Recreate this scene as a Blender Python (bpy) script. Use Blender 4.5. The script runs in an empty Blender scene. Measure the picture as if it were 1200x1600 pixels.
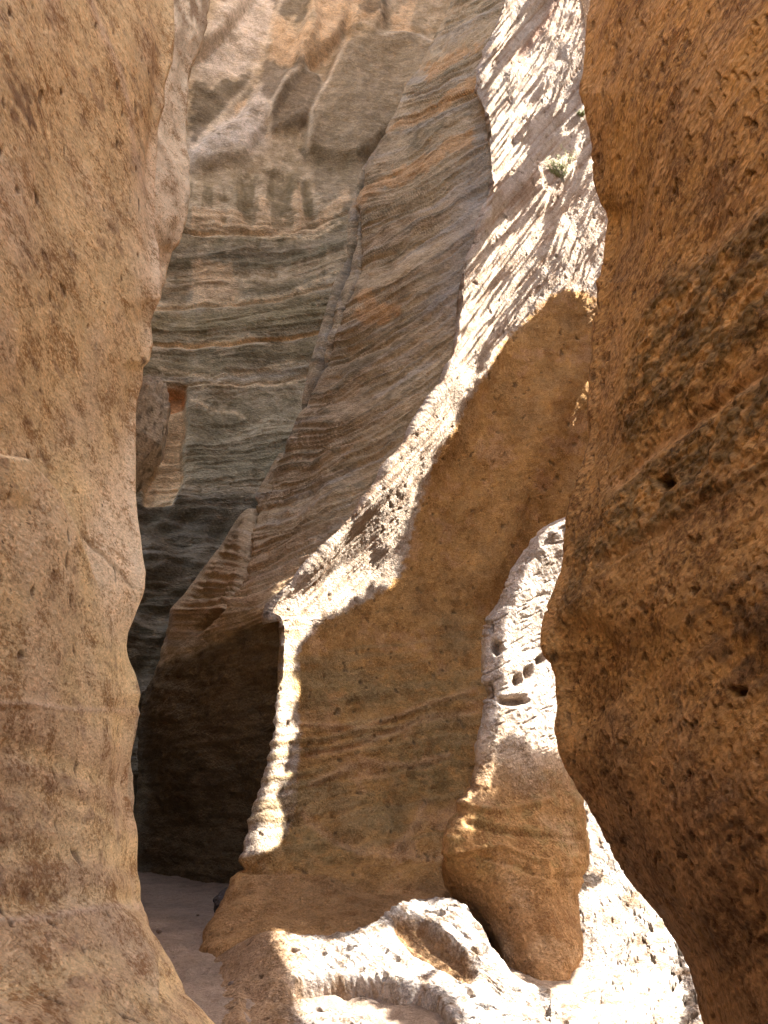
import bpy, math, random
import numpy as np
from mathutils import Vector
from mathutils.bvhtree import BVHTree
sc = bpy.context.scene
R = math.radians
# ------------------------------------------------------------------ camera
PITCH = 18.0; F = 1256.0; CAMZ = 1.5
cam_d = bpy.data.cameras.new("camera"); cam = bpy.data.objects.new("camera", cam_d)
sc.collection.objects.link(cam); sc.camera = cam
cam.location = (0, 0, CAMZ); cam.rotation_euler = (R(90 + PITCH), 0, 0)
cam_d.sensor_fit = 'VERTICAL'; cam_d.sensor_height = 24.0; cam_d.lens = 24.0 * F / 1600.0
cam_d.clip_start = 0.05; cam_d.clip_end = 500
# ------------------------------------------------------------------ light
SUN = np.array([0.63, -0.04, 0.77]); SUN /= np.linalg.norm(SUN)
w = bpy.data.worlds.new("World"); sc.world = w; w.use_nodes = True
nt = w.node_tree; bg = nt.nodes['Background']
sky = nt.nodes.new('ShaderNodeTexSky'); sky.sky_type = 'NISHITA'; sky.sun_disc = False
sky.sun_elevation = math.asin(SUN[2]); sky.sun_rotation = math.atan2(SUN[0], SUN[1])
sky.altitude = 1000; sky.air_density = 0.8; sky.dust_density = 6.0; sky.ozone_density = 0.0
nt.links.new(sky.outputs[0], bg.inputs[0]); bg.inputs[1].default_value = 0.15
sl = bpy.data.lights.new("sun", 'SUN'); so = bpy.data.objects.new("sun", sl); sc.collection.objects.link(so)
sl.energy = 3.8; sl.angle = R(0.4); sl.color = (1.0, 0.985, 0.97)
so.rotation_euler = Vector(SUN).to_track_quat('Z', 'Y').to_euler(); so.location = (8, 0, 20)
sc.view_settings.view_transform = 'Standard'; sc.view_settings.look = 'None'
sc.view_settings.exposure = 3.12; sc.view_settings.gamma = 1.0; sc.view_settings.use_curve_mapping = False
sc.cycles.max_bounces = 8; sc.cycles.diffuse_bounces = 6
# ------------------------------------------------------------------ noise
rng = np.random.RandomState(7)
PERM = rng.permutation(256).astype(np.int32); PERM = np.concatenate([PERM, PERM])
GR = rng.normal(size=(256, 3)).astype(np.float32); GR /= np.linalg.norm(GR, axis=1)[:, None]
def pn(x, y, z):
    x, y, z = np.broadcast_arrays(x, y, z)
    x = x.astype(np.float32); y = y.astype(np.float32); z = z.astype(np.float32)
    xi = np.floor(x).astype(np.int32); yi = np.floor(y).astype(np.int32); zi = np.floor(z).astype(np.int32)
    fx = x - xi; fy = y - yi; fz = z - zi
    u = fx*fx*fx*(fx*(fx*6-15)+10); v = fy*fy*fy*(fy*(fy*6-15)+10); t = fz*fz*fz*(fz*(fz*6-15)+10)
    out = 0
    for a in (0, 1):
        pa = PERM[(xi + a) & 255]; wa = u if a else 1-u
        for b in (0, 1):
            pb = PERM[(pa + ((yi + b) & 255))]; wb = wa*(v if b else 1-v)
            for c in (0, 1):
                g = GR[PERM[(pb + ((zi + c) & 255))]]
                out = out + wb*(t if c else 1-t)*(g[..., 0]*(fx-a) + g[..., 1]*(fy-b) + g[..., 2]*(fz-c))
    return out * 1.6
def fbm(x, y, z, o=4, g=0.5):
    s = 0; a = 1.0; n = 0
    for i in range(o):
        s = s + a*pn(x*2**i + 17.3*i, y*2**i + 5.1*i, z*2**i - 9.7*i); n += a; a *= g
    return s/n*1.3
def ss(a, b, x):
    t = np.clip((x-a)/(b-a), 0, 1); return t*t*(3-2*t)
def mix(a, b, m):
    return a*(1-m[..., None]) + np.asarray(b, dtype=np.float32)*m[..., None]
# ------------------------------------------------------------------ picture-space masks (features of the rock as seen in the photograph)
W_, H_ = 1400, 1900; OX, OY = 150, 150
def raster(poly):
    m = np.zeros((H_, W_), np.float32)
    P = np.array(poly, float) + [OX, OY]; n = len(P)
    for r in range(max(0, int(P[:, 1].min())), min(H_, int(P[:, 1].max())+1)):
        y = r + .5; xs = []
        for i in range(n):
            x0, y0 = P[i]; x1, y1 = P[(i+1) % n]
            if (y0 <= y) != (y1 <= y): xs.append(x0 + (y-y0)/(y1-y0)*(x1-x0))
        xs.sort()
        for k in range(0, len(xs)-1, 2):
            m[r, max(0, int(round(xs[k]))):max(0, int(round(xs[k+1])))] = 1
    return m
def blur(m, r):
    if r < 1: return m
    for _ in range(2):
        for ax in (0, 1):
            k = int(r); pad = [(k+1, k) if a == ax else (0, 0) for a in (0, 1)]
            c = np.cumsum(np.pad(m, pad, mode='edge'), axis=ax, dtype=np.float64)
            m = ((c[2*k+1:] - c[:-2*k-1]) if ax == 0 else (c[:, 2*k+1:] - c[:, :-2*k-1]))/(2*k+1)
    return m.astype(np.float32)
def polys(ps, r=0):
    m = 0
    for p in ps: m = np.maximum(m, raster(p))
    return blur(m, r)
def samp(m, px, py):
    x = np.clip(px + OX, 0, W_-2); y = np.clip(py + OY, 0, H_-2)
    xi = x.astype(int); yi = y.astype(int); fx = x-xi; fy = y-yi
    return ((m[yi, xi]*(1-fx) + m[yi, xi+1]*fx)*(1-fy) + (m[yi+1, xi]*(1-fx) + m[yi+1, xi+1]*fx)*fy)
def line(pts, r):
    """soft band (0..1) about a polyline, r pixels wide each way"""
    yy, xx = np.mgrid[0:H_:2, 0:W_:2]; d = np.full(yy.shape, 1e9)
    for (x0, y0), (x1, y1) in zip(pts[:-1], pts[1:]):
        x0 += OX; x1 += OX; y0 += OY; y1 += OY
        L = (x1-x0)**2 + (y1-y0)**2 + 1e-6
        t = np.clip(((xx-x0)*(x1-x0) + (yy-y0)*(y1-y0))/L, 0, 1)
        d = np.minimum(d, (xx-x0-t*(x1-x0))**2 + (yy-y0-t*(y1-y0))**2)
    m = np.exp(-d/(r*r)).astype(np.float32)
    return blur(np.repeat(np.repeat(m, 2, 0), 2, 1)[:H_, :W_], 1)
# ------------------------------------------------------------------ surfaces
def pchip(x, y, xq):
    x = np.asarray(x, float); y = np.asarray(y, float)
    h = np.diff(x); sh = (-1,) + (1,)*(y.ndim-1); hb = h.reshape(sh)
    d = np.diff(y, axis=0)/hb
    m = np.zeros_like(y); m[0] = d[0]; m[-1] = d[-1]
    if len(x) > 2:
        w1 = 2*hb[1:] + hb[:-1]; w2 = hb[1:] + 2*hb[:-1]
        a = d[:-1]; b = d[1:]; ok = a*b > 0
        with np.errstate(divide='ignore', invalid='ignore'):
            m[1:-1] = np.where(ok, (w1+w2)/(w1/np.where(ok, a, 1) + w2/np.where(ok, b, 1)), 0)
    k = np.clip(np.searchsorted(x, xq, side='right')-1, 0, len(x)-2)
    q = (np.asarray(xq) - x[k])/h[k]; q = q.reshape(sh); hk = h[k].reshape(sh)
    return ((1+2*q)*(1-q)**2)*y[k] + q*(1-q)**2*hk*m[k] + q*q*(3-2*q)*y[k+1] + q*q*(q-1)*hk*m[k+1]
def unproj(px, py, Y):
    cx = (px-600)/F; cy = -(py-800)/F
    c, s = math.cos(R(PITCH)), math.sin(R(PITCH))
    ry = c - cy*s; rz = s + cy*c
    ry = np.maximum(ry, 0.05)
    return np.stack([cx/ry*Y, Y + 0*px, CAMZ + rz/ry*Y], -1)
def proj(P):
    c, s = math.cos(R(PITCH)), math.sin(R(PITCH))
    y = P[..., 1]; z = P[..., 2]-CAMZ
    d = np.maximum(y*c + z*s, .05); u = -y*s + z*c
    return 600 + F*P[..., 0]/d, 800 - F*u/d
def sil(pts):
    p = np.array(pts, float)
    return lambda y: np.interp(y, p[:, 1], p[:, 0])
def net(S, Rt, cols, rows, pys, cnt, closed=False, reach=38.):
    """cols: (t, dx); rows: {py: [Y per column]}; cnt: subdivisions per column span"""
    keys = sorted(rows); Yn = np.array([rows[k] for k in keys], float)
    cols = np.array(cols, float); n = len(cols)
    uq = np.concatenate([np.arange(c)/c + i for i, c in enumerate(cnt)] + [[n-1.0]])
    cq = pchip(np.arange(n), cols, uq)
    Yr = pchip(keys, Yn, np.clip(pys, keys[0], keys[-1]))
    Yg = pchip(np.arange(n), Yr.T, uq).T
    s0 = S(pys); r = Rt(pys)[:, None]
    k = max(3, int(70/(pys[1]-pys[0]))); pad_ = np.pad(s0, 3*k, mode='reflect', reflect_type='odd'); g = np.exp(-(np.arange(-3*k, 3*k+1)/k)**2/2.); g /= g.sum()
    sm = np.convolve(pad_, g, 'valid')[:, None]; s0 = s0[:, None]
    t_ = cq[None, :, 0]; te = np.minimum(np.abs(t_), np.abs(1-t_)) if closed else np.abs(t_)
    dist = np.abs(te*(r-sm)) + np.maximum(np.abs(cq[None, :, 1])-30, 0)*.2
    PX = sm + t_*(r-sm) + cq[None, :, 1] + (s0-sm)*np.exp(-(dist/reach)**1.5)
    if closed: PX = s0 + t_*(r-s0) + cq[None, :, 1]
    PY = np.repeat(pys[:, None], len(uq), 1)
    return unproj(PX, PY, Yg), PX, PY
def norms(P):
    a = np.gradient(P, axis=1); b = np.gradient(P, axis=0)
    n = np.cross(a, b); l = np.linalg.norm(n, axis=-1, keepdims=True); return n/np.maximum(l, 1e-9)
def pad(A, axis, first, vals):
    s = np.take(A, [0 if first else -1], axis=axis)
    L = [s*1.0 for _ in vals]
    return s, L
def extend(P, PX, PY, top=None, left=None, right=None, bottom=None):
    def rows(P, PX, PY, idx, z, n, front):
        e = P[idx:idx+1] if idx == 0 else P[-1:]
        out = []
        for k in range(1, n+1):
            q = e.copy(); f = k/n; q[..., 2] = e[..., 2]*(1-f) + (z*f + 0*e[..., 2])
            out.append(q)
        ex = PX[:1] if idx == 0 else PX[-1:]; ey = PY[:1] if idx == 0 else PY[-1:]
        add = np.concatenate(out[::-1] if front else out, 0)
        ax = np.repeat(ex, n, 0); ay = np.repeat(ey, n, 0)
        if front: return np.concatenate([add, P]), np.concatenate([ax, PX]), np.concatenate([ay, PY])
        return np.concatenate([P, add]), np.concatenate([PX, ax]), np.concatenate([PY, ay])
    if top is not None: P, PX, PY = rows(P, PX, PY, 0, top, 40, True)
    if bottom is not None: P, PX, PY = rows(P, PX, PY, -1, bottom, 12, False)
    for side, spec in ((0, left), (-1, right)):
        if spec is None: continue
        vec, n = spec
        e = P[:, :1] if side == 0 else P[:, -1:]
        ks = np.arange(1, n+1)/n
        add = e + np.asarray(vec)[None, None, :]*ks[None, :, None]
        ex = PX[:, :1] if side == 0 else PX[:, -1:]; ey = PY[:, :1] if side == 0 else PY[:, -1:]
        ax = np.repeat(ex, n, 1); ay = np.repeat(ey, n, 1)
        if side == 0:
            P = np.concatenate([add[:, ::-1], P], 1); PX = np.concatenate([ax, PX], 1); PY = np.concatenate([ay, PY], 1)
        else:
            P = np.concatenate([P, add], 1); PX = np.concatenate([PX, ax], 1); PY = np.concatenate([PY, ay], 1)
    return P, PX, PY
COARSE = []          # (verts, quads) for the shadow survey
def grid_faces(nv, nu):
    i = np.arange(nv-1)[:, None]*nu + np.arange(nu-1)[None, :]
    return np.stack([i, i+1, i+nu+1, i+nu], -1).reshape(-1, 4)
def make_mesh(name, V, Fq, col=None, mat=None, smooth=True):
    me = bpy.data.meshes.new(name)
    me.vertices.add(len(V)); me.vertices.foreach_set('co', V.astype(np.float32).ravel())
    me.loops.add(len(Fq)*4); me.loops.foreach_set('vertex_index', Fq.astype(np.int32).ravel())
    me.polygons.add(len(Fq)); me.polygons.foreach_set('loop_start', np.arange(len(Fq), dtype=np.int32)*4)
    me.update(calc_edges=True)
    if smooth: me.polygons.foreach_set('use_smooth', np.ones(len(Fq), bool))
    if col is not None:
        a = me.color_attributes.new('rock_colour', 'FLOAT_COLOR', 'POINT')
        c = np.ones((len(V), 4), np.float32); c[:, :3] = np.clip(col.reshape(-1, 3), 0.004, 0.9); a.data.foreach_set('color', c.ravel())
    if mat: me.materials.append(mat)
    o = bpy.data.objects.new(name, me); sc.collection.objects.link(o); return o
def sheet(name, P, PX, PY, fn, mat, sign=1, back=None, cstep=3, skip=None):
    """displace the grid P along its normal by fn's relief, colour it, give it a back so that it is a solid slab"""
    N = norms(P)
    if skip is not None: N = np.concatenate([norms(P[:, :skip+1]), norms(P[:, skip+1:])], 1)
    C_ = np.array([0, 0, CAMZ]) - P
    vis = (PX > 0) & (PX < 1200) & (PY > 0) & (PY < 1600) & (P[..., 1] > .5)
    fr = (N*C_).sum(-1)[vis]; N = N*(1 if np.median(fr) > 0 else -1)
    disp, col = fn(P, PX, PY)
    Q = P + N*disp[..., None]
    nv, nu = Q.shape[:2]
    COARSE.append(Q[::cstep, ::cstep].copy())
    fq = grid_faces(nv, nu)
    if skip is not None: fq = fq.reshape(nv-1, nu-1, 4)[:, np.arange(nu-1) != skip].reshape(-1, 4)
    o = make_mesh(name, Q.reshape(-1, 3), fq, col, mat)
    return o
def tag(o, label=None, cat=None, group=None, kind=None):
    for k, v in (('label', label), ('category', cat), ('group', group), ('kind', kind)):
        if v: o[k] = v
    if label and not kind: o['kind'] = 'thing'
    return o
# ------------------------------------------------------------------ material
def rock_mat(name, grain=60, bump=0.6, bdist=0.02, peb=22, pebdark=0.5, stretch=(1, 1, 1), rot=(0, 0, 0), fine=0.35, specks=0.0, speckcol=(0.10, 0.05, 0.025), pebbump=0.5, mot=0.5, mscale=40, mcol=(.25, .14, .07)):
    m = bpy.data.materials.new(name); m.use_nodes = True; t = m.node_tree; n = t.nodes; L = t.links
    b = n['Principled BSDF']; b.inputs['Roughness'].default_value = 0.93; b.inputs['Specular IOR Level'].default_value = 0.15
    at = n.new('ShaderNodeAttribute'); at.attribute_name = 'rock_colour'
    tc = n.new('ShaderNodeTexCoord'); mp = n.new('ShaderNodeMapping')
    mp.inputs['Scale'].default_value = stretch; mp.inputs['Rotation'].default_value = rot
    L.new(tc.outputs['Object'], mp.inputs['Vector'])
    n1 = n.new('ShaderNodeTexNoise'); n1.inputs['Scale'].default_value = grain; n1.inputs['Detail'].default_value = 5; n1.inputs['Roughness'].default_value = 0.7
    n2 = n.new('ShaderNodeTexNoise'); n2.inputs['Scale'].default_value = grain/6; n2.inputs['Detail'].default_value = 5; n2.inputs['Roughness'].default_value = 0.65
    vo = n.new('ShaderNodeTexVoronoi'); vo.inputs['Scale'].default_value = peb; vo.inputs['Randomness'].default_value = 1
    for x in (n1, n2): L.new(mp.outputs[0], x.inputs['Vector'])
    wn = n.new('ShaderNodeMix'); wn.data_type = 'RGBA'; wn.blend_type = 'ADD'; wn.inputs[0].default_value = 0.06
    L.new(mp.outputs[0], wn.inputs[6]); L.new(n2.outputs['Color'], wn.inputs[7]); L.new(wn.outputs[2], vo.inputs['Vector'])
    def rng_(src, a, b_, c, d):
        r = n.new('ShaderNodeMapRange'); r.inputs[1].default_value = a; r.inputs[2].default_value = b_; r.inputs[3].default_value = c; r.inputs[4].default_value = d
        L.new(src, r.inputs[0]); return r.outputs[0]
    def mth(op, a, b_):
        q = n.new('ShaderNodeMath'); q.operation = op
        for i, v in enumerate((a, b_)):
            if isinstance(v, (int, float)): q.inputs[i].default_value = v
            else: L.new(v, q.inputs[i])
        return q.outputs[0]
    f1 = rng_(n1.outputs[0], 0.3, 0.7, 1-fine, 1+fine)
    f2 = rng_(n2.outputs[0], 0.3, 0.7, 1-fine*.7, 1+fine*.7)
    # sparse dark inclusions: only some cells hold one
    cellr = n.new('ShaderNodeSeparateColor'); L.new(vo.outputs['Color'], cellr.inputs[0])
    rad = rng_(cellr.outputs[0], 1-specks, 1.0, 0.0, 0.42)
    spk = rng_(mth('SUBTRACT', rad, vo.outputs['Distance']), 0.0, 0.12, 0.0, 1.0)
    n3 = n.new('ShaderNodeTexNoise'); n3.inputs['Scale'].default_value = 1.7; n3.inputs['Detail'].default_value = 3; L.new(tc.outputs['Object'], n3.inputs['Vector'])
    spk = mth('MULTIPLY', spk, rng_(n3.outputs[0], 0.42, 0.62, 0.08, 1.0))
    f3 = rng_(n3.outputs[0], 0.3, 0.7, 0.90, 1.10)
    vs = n.new('ShaderNodeTexVoronoi'); vs.inputs['Scale'].default_value = peb*2.7; L.new(wn.outputs[2], vs.inputs['Vector'])
    cs = n.new('ShaderNodeSeparateColor'); L.new(vs.outputs['Color'], cs.inputs[0])
    f4 = rng_(cs.outputs[1], 0.0, 1.0, 1-fine*.6, 1+fine*.6)
    mul = mth('MULTIPLY', mth('MULTIPLY', mth('MULTIPLY', f1, f2), f3), f4)
    sc_ = n.new('ShaderNodeVectorMath'); sc_.operation = 'SCALE'; L.new(at.outputs['Color'], sc_.inputs[0]); L.new(mul, sc_.inputs[3])
    m1 = n.new('ShaderNodeTexNoise'); m1.inputs['Scale'].default_value = mscale; m1.inputs['Detail'].default_value = 6; m1.inputs['Roughness'].default_value = 0.75
    m2 = n.new('ShaderNodeTexNoise'); m2.inputs['Scale'].default_value = mscale*.09; m2.inputs['Detail'].default_value = 5; m2.inputs['Roughness'].default_value = 0.7
    for x in (m1, m2): L.new(mp.outputs[0], x.inputs['Vector'])
    mm = mth('ADD', m1.outputs[0], mth('MULTIPLY', mth('SUBTRACT', m2.outputs[0], 0.5), 0.8))
    mf = mth('MULTIPLY', rng_(mm, 0.51, 0.64, 0.0, 1.0), mot)
    ml = n.new('ShaderNodeMix'); ml.data_type = 'RGBA'; ml.blend_type = 'MULTIPLY'; L.new(mf, ml.inputs[0]); L.new(sc_.outputs[0], ml.inputs[6]); ml.inputs[7].default_value = (*mcol, 1)
    mx = n.new('ShaderNodeMix'); mx.data_type = 'RGBA'; L.new(mth('MULTIPLY', spk, pebdark), mx.inputs[0])
    L.new(ml.outputs[2], mx.inputs[6]); mx.inputs[7].default_value = (*speckcol, 1); L.new(mx.outputs[2], b.inputs['Base Color'])
    h = mth('ADD', mth('MULTIPLY', n1.outputs[0], 0.45), mth('MULTIPLY', n2.outputs[0], 1.0))
    h = mth('ADD', h, mth('MULTIPLY', rng_(vo.outputs['Distance'], 0, 0.6, 1, 0), pebbump))
    h = mth('SUBTRACT', h, mth('MULTIPLY', spk, 0.6)); h = mth('SUBTRACT', h, mth('MULTIPLY', mf, 0.35))
    bp = n.new('ShaderNodeBump'); bp.inputs['Strength'].default_value = bump; bp.inputs['Distance'].default_value = bdist
    L.new(h, bp.inputs['Height']); L.new(bp.outputs[0], b.inputs['Normal'])
    return m
M_left = rock_mat('pale_tuff', grain=95, bump=0.6, bdist=0.016, peb=42, pebdark=0.8, stretch=(1, .5, 1), fine=.2, specks=.16, speckcol=(.14, .075, .035), mot=.85, mscale=55, mcol=(.46, .32, .20))
M_far = rock_mat('weathered_cliff', grain=26, bump=0.8, bdist=0.045, peb=14, pebdark=0.25, stretch=(1, 1, 2.0), fine=.34, specks=.15, speckcol=(.05, .045, .03), mot=.8, mscale=13, mcol=(.60, .55, .46))
M_band = rock_mat('banded_tuff', grain=32, bump=0.8, bdist=0.03, peb=18, pebdark=0.25, stretch=(1, 1, 1.6), fine=.28, specks=.15, speckcol=(.06, .05, .035), mot=.7, mscale=16, mcol=(.58, .54, .47))
M_but = rock_mat('sandy_tuff', grain=65, bump=1.0, bdist=0.022, peb=30, pebdark=0.75, fine=.24, specks=.10, speckcol=(.10, .06, .03), mot=.7, mscale=44, mcol=(.64, .52, .37))
M_right = rock_mat('pebbly_tuff', grain=65, bump=0.75, bdist=0.018, peb=30, pebdark=0.75, stretch=(1, .55, .95), fine=.28, specks=.3, speckcol=(.045, .025, .012), pebbump=.9, mot=.9, mscale=36, mcol=(.42, .34, .26))
M_sand = rock_mat('sand', grain=80, bump=0.7, bdist=0.015, peb=36, pebdark=0.5, fine=.2, specks=.12, mot=.5, mscale=26, mcol=(.6, .55, .5))
# ================================================================== LEFT FOREGROUND WALL
S_left = sil([(300, -900), (292, -300), (282, -60), (280, 0), (280, 60), (276, 100), (267, 135), (266, 166), (257, 200), (254, 245), (252, 300), (253, 394), (258, 432), (256, 465), (244, 490), (240, 503), (243, 540), (238, 566), (228, 577),
              (227, 600), (219, 625), (217, 652), (217, 700), (219, 773), (223, 810), (228, 840), (231, 870), (235, 894), (233, 920), (229, 935), (217, 965), (206, 990), (203, 1010), (206, 1040), (210, 1066), (214, 1085), (210, 1100),
              (203, 1122), (201, 1167), (196, 1185), (192, 1212), (193, 1240), (197, 1262), (205, 1290), (209, 1310), (208, 1364), (214, 1390), (214, 1410), (218, 1428), (232, 1446), (247, 1463), (262, 1485), (278, 1510), (288, 1530), (293, 1550), (320, 1572), (350, 1602), (420, 1700)])
facet = polys([[(-200, 700), (0, 715), (50, 770), (95, 840), (130, 905), (165, 965), (195, 1020), (230, 1090), (230, 1800), (-200, 1800)]], 5)
facet2 = polys([[(-160, 690), (0, 712), (40, 745), (80, 800), (90, 850), (60, 880), (0, 790), (-160, 760)]], 8)
hol = polys([[(170, 760), (205, 720), (235, 800), (240, 900), (215, 960), (180, 1010), (150, 960), (125, 890), (140, 840)]], 14)
crackL = line([(140, 828), (152, 838), (164, 856), (178, 868), (188, 882), (200, 893), (206, 906), (216, 918)], 2.2)
ridgeL = line([(142, 0), (165, 60), (190, 120), (205, 180), (212, 240), (230, 300)], 5)
paleL = np.maximum(line([(-150, 1112), (0, 1108), (80, 1113), (150, 1110), (215, 1108)], 4), line([(-150, 1500), (0, 1475), (100, 1450), (215, 1418)], 7))
scoop = polys([[(280, 60), (285, 0), (250, -80), (238, 0), (252, 60), (245, 160), (235, 260), (245, 380), (262, 380), (258, 240), (270, 160)]], 5)
darkL = polys([[(20, 130), (50, 120), (75, 200), (60, 220), (30, 190)], [(0, 90), (30, 90), (30, 130), (0, 140)], [(215, 225), (235, 210), (230, 265), (215, 270)]], 9)
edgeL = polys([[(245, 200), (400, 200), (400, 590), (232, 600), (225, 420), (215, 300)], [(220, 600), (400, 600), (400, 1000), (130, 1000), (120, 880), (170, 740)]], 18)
def f_left(P, PX, PY):
    x, y, z = P[..., 0], P[..., 1], P[..., 2]
    near = ss(-3, 2, y)
    d = 0.035*fbm(x*.8, y*.7, z*.35, 3) + 0.010*fbm(x*4, y*4, z*2.5, 4) + .003*fbm(x*25, y*25, z*18, 2)
    d = d + .15*samp(facet, PX, PY) + .015*samp(facet2, PX, PY) - .04*samp(hol, PX, PY)
    d = d - .02*samp(crackL, PX, PY) + .012*samp(ridgeL, PX, PY) + .005*samp(paleL, PX, PY) - .10*samp(scoop, PX, PY)
    d = d*(.3 + .7*ss(0, 90, S_left(PY) - PX)) - .02
    pit = fbm(x*9, y*9, z*6, 2); pit = ss(.6, .7, pit); d = d - .008*pit
    low = ss(1000, 1150, PY)
    str_ = pn(x*.3, y*.3, z*9 + y*.8 + .3*pn(x, y, z)); d = d + .012*str_*low
    q = fbm(x*1.2, y*1.2, z*1.1, 4); g = fbm(x*14, y*6, z*13, 4)
    col = np.zeros(P.shape, np.float32) + np.array([.76, .54, .27], np.float32)
    col = mix(col, (.67, .485, .29), ss(-.1, .5, q)*.7)
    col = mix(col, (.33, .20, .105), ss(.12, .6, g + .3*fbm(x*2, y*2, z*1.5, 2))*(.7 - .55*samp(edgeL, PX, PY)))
    col = mix(col, (.24, .14, .07), samp(darkL, PX, PY)*ss(-.3, .3, g)*.9)
    col = mix(col, (.52, .33, .19), low*.5*ss(-.3, .3, str_))
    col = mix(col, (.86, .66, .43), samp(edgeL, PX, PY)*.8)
    col = mix(col, (.66, .47, .30), np.maximum(samp(paleL, PX, PY), samp(ridgeL, PX, PY))*.7)
    col = mix(col, (.28, .17, .09), samp(crackL, PX, PY)*.8)
    col = mix(col, (.12, .07, .04), pit*.7)
    return d, col
pys = np.linspace(-900, 1760, 900)
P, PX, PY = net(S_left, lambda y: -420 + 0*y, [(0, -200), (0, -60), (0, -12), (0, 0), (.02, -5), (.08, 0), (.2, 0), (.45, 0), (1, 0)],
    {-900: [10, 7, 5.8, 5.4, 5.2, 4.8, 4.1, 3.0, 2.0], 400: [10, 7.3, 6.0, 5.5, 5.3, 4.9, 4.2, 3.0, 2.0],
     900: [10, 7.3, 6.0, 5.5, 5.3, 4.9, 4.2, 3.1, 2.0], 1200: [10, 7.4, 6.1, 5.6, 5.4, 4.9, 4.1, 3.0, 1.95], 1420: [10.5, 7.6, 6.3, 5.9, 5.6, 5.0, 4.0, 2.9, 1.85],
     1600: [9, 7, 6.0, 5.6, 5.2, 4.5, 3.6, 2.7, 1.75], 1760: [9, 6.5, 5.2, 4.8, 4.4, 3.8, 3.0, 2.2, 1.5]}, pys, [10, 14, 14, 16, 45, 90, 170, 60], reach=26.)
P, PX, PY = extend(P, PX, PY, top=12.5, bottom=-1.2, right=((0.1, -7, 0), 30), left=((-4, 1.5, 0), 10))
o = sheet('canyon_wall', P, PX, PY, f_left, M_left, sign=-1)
tag(o, 'smooth pale tan wall filling the left edge, dotted with small brown pebbles', 'rock wall')
# ================================================================== LEFT WALL, NEXT BEND
S_mid = sil([(340, -900), (334, -200), (328, 0), (324, 35), (315, 60), (308, 79), (298, 105), (293, 127), (291, 175), (292, 220), (297, 262), (296, 310), (294, 341), (285, 365), (279, 380), (268, 395), (262, 440), (225, 520), (190, 620), (180, 1000), (205, 1070), (219, 1098), (221, 1115), (216, 1140), (208, 1170), (205, 1190), (207, 1215), (213, 1245), (211, 1280), (205, 1320), (190, 1400), (180, 1700)])
def f_mid(P, PX, PY):
    x, y, z = P[..., 0], P[..., 1], P[..., 2]
    d = .08*fbm(x*1.2, y*1, z*.9, 3) + .02*fbm(x*6, y*6, z*5, 3)
    g = fbm(x*5, y*5, z*3, 3)
    col = np.zeros(P.shape, np.float32) + np.array([.85, .65, .40], np.float32)
    top = ss(110, 20, PY + 25*g)
    col = mix(col, (.30, .17, .08), top*ss(-.35, .25, g)*.9)
    col = mix(col, (.40, .27, .15), ss(.15, .5, g)*.5)
    return d, col
P, PX, PY = net(S_mid, lambda y: 60 + 0*y, [(0, -120), (0, -30), (0, -5), (0, 0), (.05, -3), (.3, 0), (1, 0)],
    {-900: [14, 10.6, 9.5, 9.2, 9.0, 8.4, 7.4], 1700: [14, 10.6, 9.5, 9.2, 9.0, 8.4, 7.4]}, np.linspace(-900, 1500, 500), [8, 10, 10, 12, 50, 20])
P, PX, PY = extend(P, PX, PY, top=19, bottom=-1)
o = sheet('canyon_wall', P, PX, PY, f_mid, M_left, sign=-1)
tag(o, 'narrow cream sliver of wall just beyond the edge of the near left wall', 'rock wall')
# ================================================================== BACK CLIFF
def qA(PX, PY): return PY + 0.0008*np.maximum(PX-330, 0)**2 + 5*pn(PX/110, PY/70, 3.3) + 2.5*pn(PX/30, PY/25, 1.3)
dkT = polys([[(425, -60), (500, -60), (490, 20), (470, 45), (430, 30)], [(560, 40), (600, 30), (605, -40), (560, -40)], [(300, 120), (345, 130), (400, 110), (390, 150), (330, 190), (300, 240)]], 6)
dkM = polys([[(420, 180), (432, 125), (455, 60), (470, 110), (500, 118), (500, 160), (478, 205), (455, 208), (425, 212)], [(430, 60), (470, 70), (462, 120), (440, 160), (410, 170), (405, 120)]], 5)
brM = polys([[(500, 120), (540, 70), (590, 60), (640, 55), (690, 80), (650, 180), (600, 260), (540, 350), (500, 300), (470, 230), (486, 160)]], 6)
lnA = np.maximum.reduce([line([(240, 470), (330, 472), (400, 470), (450, 462), (500, 440), (530, 425)], 3), line([(240, 540), (300, 538), (360, 534), (400, 530)], 2.5), line([(300, 604), (350, 606), (420, 600), (470, 592)], 2.5), line([(300, 368), (400, 366), (490, 366), (530, 345)], 2.5),
    line([(300, 625), (330, 640), (365, 645), (380, 655)], 2.5), line([(250, 578), (330, 590), (400, 580), (460, 560)], 2.5)])
fcA = polys([[(300, 645), (380, 660), (360, 690), (330, 700), (295, 720)], [(300, 720), (460, 680), (450, 750), (300, 760)]], 8)
gull = [  # the spires at the top: ridge outlines, brightest where they stand proud
    [(300, 240), (330, 215), (375, 190), (410, 130), (425, 60), (440, -60), (480, -60), (500, 60), (470, 120), (440, 170), (400, 220), (380, 255), (300, 262)],
    [(418, 185), (440, 130), (470, 113), (500, 120), (500, 150), (480, 200), (460, 205), (425, 212)],
    [(500, 150), (540, 70), (600, 58), (660, 60), (700, 80), (650, 180), (560, 260), (480, 240), (486, 190)],
    [(560, -60), (600, -60), (600, 40), (585, 62), (545, 62)], [(470, -60), (545, -60), (545, 30), (525, 75), (470, 120), (455, 110), (480, 40)],
    [(300, 100), (350, 60), (420, -40), (440, -80), (290, -80)]]
gm = [polys([g], 5) for g in gull]
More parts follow.
